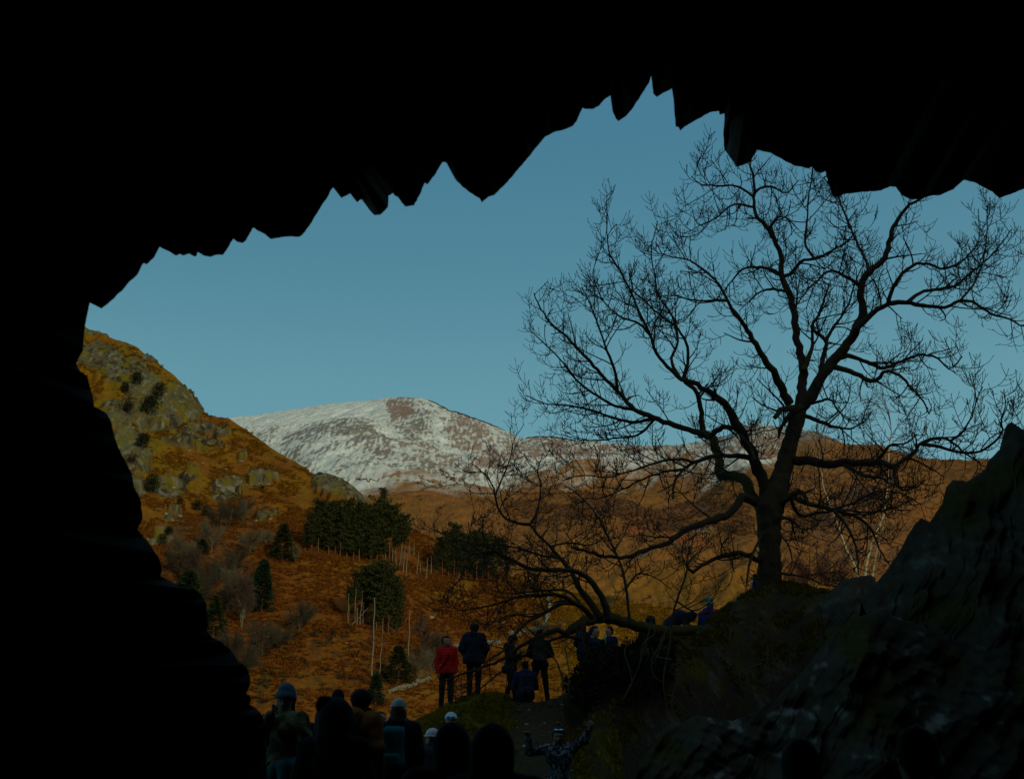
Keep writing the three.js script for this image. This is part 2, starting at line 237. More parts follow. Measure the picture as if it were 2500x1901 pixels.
const rockMask = (x, z, h) => sstep(0.05, 0.25, fbm(x / 1.3 + 4, z / 1.3, 3) + 0.05) * sstep(2.2, 3.4, x);
// ragged moss on mound and upper bank; lower bank bared to paint its shade
const mossShadeMask = (x, z, h) => { const D = -z; if (D < 19) return 0; const up = x < 2.2 && D < 26 ? sstep(-0.25, 0.1, fbm(x / 1.1 + 5, z / 1.1, 3)) : x < 1.2 ? 1 : sstep(-0.2, 0.25, (h - (2.1 + 0.22 * (x - 1.2))) * 0.5 + fbm(x / 1.1 + 5, z / 1.1, 3) * 1.1); return up * sstep(18, 22, D); };
const soilTex = dataTex(512, 512, (i, j, o) => { const x = i / 512 * 24, y = j / 512 * 24; const n = 0.72 + 0.55 * (fbmT(x, y, 24) + 0.6 * fbmT(x * 3, y * 3, 72)); o[0] = o[1] = o[2] = n * 0.8; });
function fbmT(x, y, p) { // tiling noise
  const w = (a, b) => noise(a, b), fx = x / p, fy = y / p; return (w(x, y) * (1 - fx) + w(x - p, y) * fx) * (1 - fy) + (w(x, y - p) * (1 - fx) + w(x - p, y - p) * fx) * fy;
}
{
  const nu = 380, nv = 420, q0 = -0.6, q1 = 0.75;
  const zs = []; for (let j = 0; j < nv; j++) { const k = j / (nv - 1); zs.push(k < 0.12 ? 50 - k / 0.12 * 62 : k < 0.82 ? -12 - (k - 0.12) / 0.70 * 24 : -36 - Math.pow((k - 0.82) / 0.18, 1.5) * 70); }
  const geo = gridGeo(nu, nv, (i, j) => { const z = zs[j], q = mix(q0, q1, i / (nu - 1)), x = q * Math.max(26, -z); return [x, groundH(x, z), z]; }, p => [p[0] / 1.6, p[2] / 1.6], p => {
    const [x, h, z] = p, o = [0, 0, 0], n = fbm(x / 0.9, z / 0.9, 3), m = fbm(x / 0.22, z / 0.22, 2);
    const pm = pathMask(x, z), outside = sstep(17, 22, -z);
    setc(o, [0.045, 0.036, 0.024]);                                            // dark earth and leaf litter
    const ms = mossShadeMask(x, z, h) * (1 - pm);
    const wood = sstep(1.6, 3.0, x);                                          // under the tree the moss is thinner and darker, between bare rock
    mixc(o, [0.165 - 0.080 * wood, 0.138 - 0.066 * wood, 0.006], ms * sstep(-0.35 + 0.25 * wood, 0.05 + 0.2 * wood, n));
    mixc(o, [0.050, 0.046, 0.006], ms * sstep(0.05, 0.3, m));
    mixc(o, [0.085, 0.060, 0.026], pm * 0.65);
    if (-z > 36) mixc(o, [0.17, 0.07, 0.006], sstep(36, 40, -z));
    mixc(o, [0.10, 0.10, 0.085], 0.8 * (-z > 38 ? 0 : 1) * rockMask(x, z, h) * outside * sstep(0.0, 0.25, m + n * 0.5));
    return o;
  });
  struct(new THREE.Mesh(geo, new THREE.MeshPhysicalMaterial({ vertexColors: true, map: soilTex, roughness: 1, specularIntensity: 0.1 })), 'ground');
}

const tri = t => Math.abs((t - Math.floor(t)) * 2 - 1);
function facet(x, y, z) { // broken, jointed rock: crossing sets of planes, bent a little, about -0.5..0.5
  const n = noise3(x * 0.45, y * 0.45, z * 0.45), m = noise3(x * 0.8 + 9, y * 0.8, z * 0.8);
  return tri(0.42 * x + 0.21 * y + 0.17 * z + 0.5 * n) * 0.5 + tri(-0.3 * x + 0.62 * y + 0.25 * z + 0.45 * m) * 0.38 + tri(0.9 * x - 0.5 * y + 0.8 * z + 0.4 * n) * 0.2 + tri(1.4 * x + 1.9 * y - 1.1 * z + 0.6 * m) * 0.10 - 0.59;
}
// ---------------------------------------------------------------- the cave: chamber, mouth and the rock face and fell above it
const RIM = [[655, 1990], [652, 1900], [648, 1830], [642, 1773], [644, 1757], [636, 1740], [623, 1727], [609, 1719], [613, 1706], [609, 1697], [601, 1694], [605, 1684], [611, 1668], [611, 1655], [605, 1638], [598, 1625], [580, 1614], [569, 1596], [557, 1580], [534, 1563], [518, 1556], [505, 1543], [506, 1511], [503, 1475], [493, 1455], [478, 1440], [446, 1434], [413, 1417], [391, 1406], [395, 1386], [387, 1362], [363, 1326], [335, 1292], [348, 1265], [342, 1217], [327, 1188], [321, 1155], [296, 1109], [279, 1067], [271, 1030], [260, 1009], [240, 997], [230, 996], [225, 963], [217, 938], [212, 917], [194, 905], [185, 888], [192, 872], [202, 855], [204, 822], [207, 796], [216, 748], [220, 736], [224, 737], [229, 742], [237, 744], [239, 748], [247, 753], [258, 745], [277, 729], [286, 718], [297, 710], [315, 688], [334, 671], [350, 642], [357, 645], [376, 628], [384, 612], [393, 596], [395, 606], [413, 614], [429, 624], [441, 619], [446, 624], [462, 619], [474, 626], [479, 625], [482, 615], [497, 624], [513, 627], [527, 622], [544, 622], [552, 611], [570, 580], [578, 590], [592, 593], [600, 587], [616, 557], [623, 556], [627, 562], [647, 572], [660, 583], [707, 577], [730, 578], [737, 574], [761, 542], [787, 498], [799, 482], [809, 462], [828, 444], [833, 483], [859, 470], [865, 478], [866, 487], [872, 494], [878, 488], [896, 482], [899, 502], [903, 514], [914, 525], [928, 524], [939, 514], [947, 505], [948, 478], [961, 470], [964, 478], [973, 481], [981, 495], [989, 504], [1011, 501], [1026, 473], [1037, 446], [1043, 450], [1061, 428], [1081, 395], [1091, 397], [1107, 422], [1110, 435], [1129, 456], [1153, 473], [1171, 484], [1176, 494], [1193, 480], [1207, 476], [1240, 443], [1269, 408], [1294, 380], [1307, 362], [1332, 333], [1351, 323], [1381, 315], [1399, 307], [1408, 296], [1423, 263], [1429, 266], [1448, 266], [1463, 258], [1479, 240], [1498, 228], [1496, 273], [1503, 288], [1510, 296], [1528, 284], [1544, 266], [1568, 228], [1585, 202], [1591, 184], [1595, 228], [1604, 237], [1617, 228], [1647, 213], [1654, 216], [1647, 281], [1650, 309], [1657, 310], [1661, 319], [1672, 309], [1701, 292], [1734, 274], [1756, 271], [1757, 280], [1770, 277], [1781, 289], [1766, 328], [1769, 365], [1791, 395], [1799, 407], [1832, 396], [1849, 366], [1882, 373], [1908, 387], [1939, 404], [1974, 411], [1984, 407], [1990, 417], [2003, 423], [2016, 418], [2026, 458], [2031, 474], [2040, 483], [2061, 474], [2112, 468], [2152, 465], [2174, 455], [2188, 456], [2202, 476], [2224, 487], [2250, 486], [2272, 478], [2297, 476], [2329, 462], [2354, 439], [2380, 445], [2402, 457], [2424, 468], [2441, 484], [2475, 471], [2500, 461], [2560, 470], [2620, 520], [2660, 600], [2720, 700], [2740, 860], [2790, 1000], [2800, 1200], [2840, 1400], [2830, 1600], [2860, 1800], [2870, 2000]];
const rockTex = dataTex(512, 512, (i, j, o) => { const x = i / 512 * 16, y = j / 512 * 16; const n = 0.8 + 0.5 * fbmT(x, y, 16) + 0.45 * fbmT(x * 4, y * 4, 64); o[0] = o[1] = o[2] = n * 0.8; });
{
  const pts = [], r = rng(5); const DT = [[0, 7.6], [60, 8.6], [90, 9.6], [150, 10.2], [190, 11.5], [210, 19], [236, 26], [280, 31]];  // depth along the rim; right roof pushed out, shaped to shade the rock below
  let cum = 0; const JUMP = [[1591, -0.9], [1654, 0.7], [1781, -1.0], [2016, 0.9], [828, 0.8], [948, -0.7], [1498, 0.9]];
  RIM.forEach(([x, y], i) => {
    if (i) { const [ax, ay] = RIM[i - 1], L = Math.hypot(x - ax, y - ay), n = Math.max(1, Math.round(L / 7)); for (let k = 1; k < n; k++) { const t = k / n, w = Math.min(1, L / 30) * 1.6; pts.push([mix(ax, x, t) + (r() - 0.5) * w, mix(ay, y, t) + (r() - 0.5) * w, mix(i - 1, i, t)]); } }
    pts.push([x, y, i]);
  });
  const rim = pts.map(([px, py, s]) => { let D = lerpTable(DT, s, 1)[0] + fbm(s * 0.35, 2, 2) * 1.2; for (const [jx, jd] of JUMP) if (py < 700) D += jd * (sstep(jx - 6, jx + 2, px) - sstep(jx + 60, jx + 160, px)); return at(px, py, D); });
  const c0 = new THREE.Vector2(1.5, 2.2), nu = rim.length;
  const dir = rim.map(p => { const d = new THREE.Vector2(p.x - c0.x, p.y - c0.y); const l = d.length(); return [d.x / l, d.y / l, l]; });
  // smoothed bearings away from the mouth so that the rock behind the jagged lip stays even
  const sm = dir.map((_, i) => { let x = 0, y = 0; for (let k = -14; k <= 14; k++) { const d = dir[clamp(i + k, 0, nu - 1)]; x += d[0]; y += d[1]; } const l = Math.hypot(x, y); return [x / l, y / l]; });
  const even = rim.map((_, i) => { const v = new THREE.Vector3(); for (let k = -12; k <= 12; k++) v.add(rim[clamp(i + k * 2, 0, nu - 1)]); return v.multiplyScalar(1 / 25); });
  const wide = rim.map((_, i) => { const v = new THREE.Vector3(); let w = 0; for (let k = -90; k <= 90; k += 3) { const g = Math.exp(-k * k / 2600); v.addScaledVector(rim[clamp(i + k, 0, nu - 1)], g); w += g; } return v.multiplyScalar(1 / w); });
  const rings = [];   // from far up the fell above the mouth, over the lip, along the vault and down behind the viewer
  for (const R of [118, 104, 92, 76, 58, 42, 30, 22, 16, 12, 8, 5, 3, 1.8, 1.0, 0.5, 0.2]) rings.push({ R, f: 0 });
  rings.push({ out: 0, z: 0, n: 0, f: 0 });
  for (let q = 1; q <= 60; q++) rings.push({ f: Math.pow(q / 60, 2.1) });
  const geo = gridGeo(nu, rings.length, (i, j) => {
    let p = rim[i]; const R = rings[j], [sx, sy] = sm[i]; let x, y, z;
    if (R.f > 0) {
      p = p.clone().lerp(even[i], sstep(0.001, 0.012, R.f)).lerp(wide[i], sstep(0.005, 0.04, R.f));
      const f = R.f, o = 0.9 * sstep(0, 0.006, f) + 7.5 * Math.pow(Math.sin(Math.min(f, 0.62) / 0.62 * Math.PI / 2), 0.8), close = f > 0.62 ? Math.cos((f - 0.62) / 0.38 * Math.PI / 2) : 1;
      const zc = mix(p.z, 46, f), bx = p.x + sx * o, by = p.y + sy * o, k = Math.min(1, f * 60) * (facet(bx * 0.9, by * 0.9, zc * 0.9) * 1.1 + facet(bx * 2.6 + 4, by * 2.6, zc * 2.6) * 0.3 + 0.25);
      x = mix(c0.x, p.x + sx * (o + k), close); y = mix(c0.y, p.y + sy * (o + k), close); z = mix(p.z, 46, f) + k * 0.4;
    } else {
      // a cliff about 9 m high over the mouth, then open fell rising behind it at a steady slope to a crest
      const q = R.R || 0, cl = Math.min(q, 9), back = Math.max(0, q - 9), fi = Math.atan2(sx, Math.max(0.02, sy)), n = Math.min(3, 0.16 * q), k = n ? noise3(p.x * 0.3 + sx * q * 0.12, p.y * 0.3 + sy * q * 0.12 + 5, q * 0.11) * n : 0, rise = q > 104 ? -(q - 104) * 0.3 : 0;
      x = p.x + sx * cl + back * Math.sin(fi) + k * 0.3; y = p.y + sy * cl + back * 0.52 + rise * 2 + k * 0.3; z = p.z + 0.25 * cl * sstep(0.3, 3, q) - 0.25 * sstep(0.1, 0.5, q) * sstep(6, 2, q) + back * Math.cos(fi) + k;
    }
    return [x, y, z];
  }, p => [p[2] / 2.5, (p[0] * 0.7 + p[1]) / 2.5]);
  struct(new THREE.Mesh(geo, new THREE.MeshPhysicalMaterial({ color: lin(0.085, 0.078, 0.066), map: rockTex, roughness: 1, specularIntensity: 0.15 })), 'cave_wall');
}

// ---------------------------------------------------------------- rock outcrops right of the tree
function bluff(line, D0, D1, seed, opt = {}) { // a rock mass given by its skyline; front falls toward the viewer, back away
  const pts = []; const r = rng(seed);
  line.forEach(([x, y], i) => { if (i) { const [ax, ay] = line[i - 1], L = Math.hypot(x - ax, y - ay), n = Math.max(1, Math.round(L / 6)); for (let k = 1; k < n; k++) pts.push([mix(ax, x, k / n) + (r() - 0.5) * 1.4, mix(ay, y, k / n) + (r() - 0.5) * 1.4]); } pts.push([x, y]); });
  const nu = pts.length, top = pts.map(([x, y], i) => at(x, y, mix(D0, D1, i / (nu - 1))));
  const nf = 130, nb = 14;
  return gridGeo(nu, nf + nb, (i, j) => {
    const c = top[i], low = Math.min(-0.6, c.y - 1.5);
    if (j < nb) { const k = 1 - j / nb; return [c.x + k * 0.6, c.y - (c.y - low) * Math.pow(k, 1.5), c.z - k * (opt.back || 4)]; }
    const v = (j - nb) / (nf - 1), drop = (c.y - low) * v, lean = opt.lean || 0.34;
    const n = Math.min(1, v * 6) ;
    const X = c.x, Y = c.y - drop, Z = c.z + drop * lean, rough = (facet(X * 0.8 + seed, Y * 0.8, Z * 0.8) * 1.05 + facet(X * 2.3, Y * 2.3 + seed, Z * 2.3) * 0.5 + facet(X * 6 + seed, Y * 6, Z * 6) * 0.14 + 0.2) * n;
    return [c.x - v * 0.2 + rough * 0.12 * n, c.y - drop, c.z + drop * lean + rough + 0.12 * v];
  }, p => [(p[0] + p[2] * 0.5) / 2.4, p[1] / 2.4], (p) => {
    const o = [0, 0, 0], n = fbm(p[0] * 0.9, p[1] * 0.9 + seed, 3), m = fbm(p[0] * 4, p[1] * 4, 3);
    setc(o, [0.062, 0.052, 0.037]); mixc(o, [0.055, 0.048, 0.013], sstep(0.0, 0.3, n)); mixc(o, [0.22, 0.22, 0.185], sstep(0.16, 0.3, m * 0.8 - n * 0.7) * (opt.lichen ?? 0.3)); return o;
  });
}
function ridgedish(x, y) { const a = noise(x, y), b = noise(x * 1.7 + 9, y * 1.7); return (Math.abs(a) * 1.6 - 0.35) + b * 0.4; }
const rockMat = new THREE.MeshPhysicalMaterial({ vertexColors: true, map: rockTex, roughness: 1, specularIntensity: 0.15 });
thing(new THREE.Mesh(bluff([[2105, 1470], [2131, 1424], [2144, 1418], [2170, 1385], [2200, 1340], [2216, 1307], [2236, 1277], [2250, 1264], [2270, 1274], [2278, 1264], [2304, 1222], [2311, 1189], [2327, 1171], [2354, 1173], [2360, 1176], [2411, 1143], [2412, 1127], [2444, 1094], [2450, 1061], [2458, 1038], [2471, 1029], [2500, 1049], [2540, 1080], [2600, 1060], [2680, 1000], [2780, 960], [2860, 980]], 24, 19, 3), rockMat), 'rock_buttress', 'tall dark stepped rock rising at the right edge of the cave mouth', 'rock');
thing(new THREE.Mesh(bluff([[2000, 1472], [2020, 1452], [2045, 1428], [2070, 1412], [2098, 1407], [2125, 1403], [2136, 1408], [2138, 1420], [2170, 1450], [2230, 1500]], 27.5, 26.5, 11, { back: 1.6, lean: 0.5 }), rockMat), 'boulder', 'low rounded dark boulder between the bare tree and the stepped rock', 'boulder');
thing(new THREE.Mesh(bluff([[1560, 1860], [1620, 1790], [1700, 1745], [1790, 1760], [1850, 1735], [1900, 1700], [1960, 1640], [2020, 1560], [2080, 1510], [2150, 1490], [2230, 1520], [2330, 1560], [2500, 1600], [2700, 1650]], 23, 20.5, 23, { back: 2, lean: 0.42, lichen: 0.95 }), rockMat), 'rock_slab', 'dark rock face with pale lichen patches below the stepped rock', 'rock');

// ---------------------------------------------------------------- trees: tapering tubes joined into limbs and twigs
class Tubes {
  constructor() { this.p = []; this.n = []; this.i = []; }
  tube(pts, rad, sides, rough = 0, seed = 0) {
    const N = pts.length, base = this.p.length / 3, t = new THREE.Vector3(), u = new THREE.Vector3(), v = new THREE.Vector3(); let ref = null;
    for (let k = 0; k < N; k++) {
      t.subVectors(pts[Math.min(k + 1, N - 1)], pts[Math.max(k - 1, 0)]).normalize();
      if (!ref) ref = Math.abs(t.y) < 0.9 ? new THREE.Vector3(0, 1, 0) : new THREE.Vector3(1, 0, 0);
      u.copy(ref).addScaledVector(t, -ref.dot(t)).normalize(); ref.copy(u); v.crossVectors(t, u);
      for (let s = 0; s < sides; s++) {
        const a = s / sides * Math.PI * 2, c = Math.cos(a), d = Math.sin(a); let r = rad[k];
        if (rough) r *= 1 + rough * (noise(a * 1.3 + seed, k * 0.22 + seed * 3.1) + 0.6 * noise(Math.cos(a) * 3 + seed, k * 0.5 + Math.sin(a) * 3) + (sides > 24 ? 0.55 * (0.35 - Math.abs(noise(Math.cos(a) * 7 + k * 0.05, Math.sin(a) * 7 + k * 0.09))) : 0));
        const nx = u.x * c + v.x * d, ny = u.y * c + v.y * d, nz = u.z * c + v.z * d;
        this.p.push(pts[k].x + nx * r, pts[k].y + ny * r, pts[k].z + nz * r); this.n.push(nx, ny, nz);
      }
    }
    for (let k = 0; k < N - 1; k++) for (let s = 0; s < sides; s++) { const a = base + k * sides + s, b = base + k * sides + (s + 1) % sides, c = a + sides, d = b + sides; this.i.push(a, b, c, b, d, c); }
    const e = base + (N - 1) * sides; for (let s = 1; s < sides - 1; s++) this.i.push(e, e + s, e + s + 1);
    for (let s = 1; s < sides - 1; s++) this.i.push(base, base + s + 1, base + s);
  }
  geo(normals = true) {
    const g = new THREE.BufferGeometry(); g.setAttribute('position', new THREE.BufferAttribute(new Float32Array(this.p), 3)); g.setIndex(new THREE.BufferAttribute(new Uint32Array(this.i), 1));
    if (normals) g.setAttribute('normal', new THREE.BufferAttribute(new Float32Array(this.n), 3)); else g.computeVertexNormals(); return g;
  }
}
function smoothLine(ctrl, step) { // ctrl: Vector3 with .r; returns even points and radii along a smooth curve
  const c = new THREE.CatmullRomCurve3(ctrl, false, 'centripetal'), L = c.getLength(), n = Math.max(3, Math.ceil(L / step)), pts = [], rad = [];
  for (let k = 0; k <= n; k++) { const u = k / n, t = c.getUtoTmapping(u), f = t * (ctrl.length - 1), i = Math.min(ctrl.length - 2, Math.floor(f)); pts.push(c.getPoint(t)); rad.push(mix(ctrl[i].r, ctrl[i + 1].r, f - i)); }
  return { pts, rad, L };
}
const V3 = (x, y, z) => new THREE.Vector3(x, y, z);
// one wandering shoot: starts along d, is bent by `lift` (up or down) and by its own waviness
function shoot(T, r, o, d, L, r0, r1, sides, segs, lift, wav, tipUp = 0) {
  const pts = [o.clone()], rad = [r0], p = o.clone(), v = d.clone().normalize(), w = V3(r() - 0.5, r() - 0.5, r() - 0.5).multiplyScalar(wav);
  for (let k = 1; k <= segs; k++) {
    const f = k / segs; v.x += w.x + (r() - 0.5) * wav; v.y += w.y * 0.6 + lift * (1 - f) + tipUp * f + (r() - 0.5) * wav; v.z += w.z + (r() - 0.5) * wav; v.normalize();
    p.addScaledVector(v, L / segs); pts.push(p.clone()); rad.push(mix(r0, r1, f));
  }
  T.tube(pts, rad, sides); return pts;
}
function perp(t, r) { const a = V3(r() - 0.5, r() - 0.5, r() - 0.5); a.addScaledVector(t, -a.dot(t)); return a.normalize(); }
function growTwigs(T, r, limbs, S) { // S: spacing, length and habit of side shoots
  for (const { pts, rad, L, k0 = 0.2, dens = 1, outward } of limbs) {
    const n = Math.round(L * (1 - k0) / S.gap * dens);
    for (let a = 0; a < n; a++) {
      const f = k0 + (1 - k0) * (a + r()) / n, x = f * (pts.length - 1), i = Math.min(pts.length - 2, Math.floor(x)), o = pts[i].clone().lerp(pts[i + 1], x - i), t = pts[i + 1].clone().sub(pts[i]).normalize();
      const d = perp(t, r).multiplyScalar(0.85 + r() * 0.5).addScaledVector(t, 0.35 + r() * 0.8); d.y += S.up; if (outward) d.addScaledVector(outward, 0.35);
      const len = S.len * (0.45 + r() * 0.9) * (1 - 0.35 * f), r0 = Math.min(rad[i] * 0.6, S.r * (0.8 + 0.9 * len));
      const c = shoot(T, r, o, d, len, r0, S.r * 0.62, 4, 7, S.droop, S.wav, S.tip);
      for (let b = S.step ? 2 : 1; b < c.length; b += S.step && b + 2 < c.length ? 2 : 1) { // opposite pairs of twigs
        const td = c[b].clone().sub(c[b - 1]).normalize(), side = perp(td, r);
        for (const s of b === c.length - 1 ? [1, -1, 0] : r() < S.pair ? [1, -1] : [1]) {
          const tv = td.clone().multiplyScalar(0.6).addScaledVector(side, s * 0.95); tv.y += S.twigUp; const tl = S.twig * (0.35 + r()) * (s === 0 ? 0.8 : 1);
          const q = shoot(T, r, c[b], tv, tl, S.r * 0.66, S.r * 0.5, 3, 4, -0.02, S.wav * 0.8, S.twigTip);
          if (S.tips) for (const m of [2, 3, 4]) if (r() < S.tipP) { const e = q[m].clone().sub(q[m - 1]).normalize(), g = perp(e, r); e.multiplyScalar(0.7).addScaledVector(g, 0.8); e.y += 0.25; shoot(T, r, q[m], e, tl * (0.22 + r() * 0.3), S.r * 0.5, S.r * 0.5, 3, 2, 0.1, 0.1, 0.2); }
          if (S.bud) T.tube([q[4], q[4].clone().addScaledVector(q[4].clone().sub(q[3]).normalize(), 0.05)], [S.r * 0.85, S.r * 0.4], 3);
        }
      }
    }
  }
}
// side boughs between the limbs and the twigs
function sideBoughs(T, r, limbs, gap, len, rMax, rEnd, wav, lift) {
  const out = [];
  for (const { pts, rad, L, k0 = 0.2, dens = 1 } of limbs) {
    const n = Math.round(L * (1 - k0 * 0.7) / gap * dens);
    for (let a = 0; a < n; a++) {
      const f = k0 * 0.7 + (1 - k0 * 0.7) * (a + r()) / n, x = f * (pts.length - 1), i = Math.min(pts.length - 2, Math.floor(x)), o = pts[i].clone().lerp(pts[i + 1], x - i), t = pts[i + 1].clone().sub(pts[i]).normalize();
      const d = perp(t, r).addScaledVector(t, 0.55 + r() * 0.7); d.y += lift; const l = len * (0.5 + r() * 0.8) * (1.12 - 0.55 * f), r0 = Math.min(rad[i] * 0.55, rMax * (0.6 + 0.6 * r()));
      const q = shoot(T, r, o, d, l, r0, rEnd, 5, 11, -0.01, wav, 0.07); out.push({ pts: q, rad: q.map((_, k) => mix(r0, rEnd, k / 11)), L: l, k0: 0.25, dens: 1 });
    }
  }
  return out;
}
const barkTex = dataTex(256, 256, (i, j, o) => { const x = i / 256 * 12, y = j / 256 * 6; const n = 0.75 + 0.6 * fbmT(x, y, 12) + 0.5 * fbmT(x * 3, y * 3, 36); o[0] = n * 0.85; o[1] = n * 0.85; o[2] = n * 0.8; });
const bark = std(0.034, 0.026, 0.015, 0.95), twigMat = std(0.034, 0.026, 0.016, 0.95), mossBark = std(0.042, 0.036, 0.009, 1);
function traced(list, D, scale = 1) { // list rows: [px, py, radius in photograph pixels, offset in depth]
  return list.map(([px, py, rp, dz = 0]) => { const p = at(px, py, D + dz); p.r = rp * (D + dz) / F * scale; return p; });
}
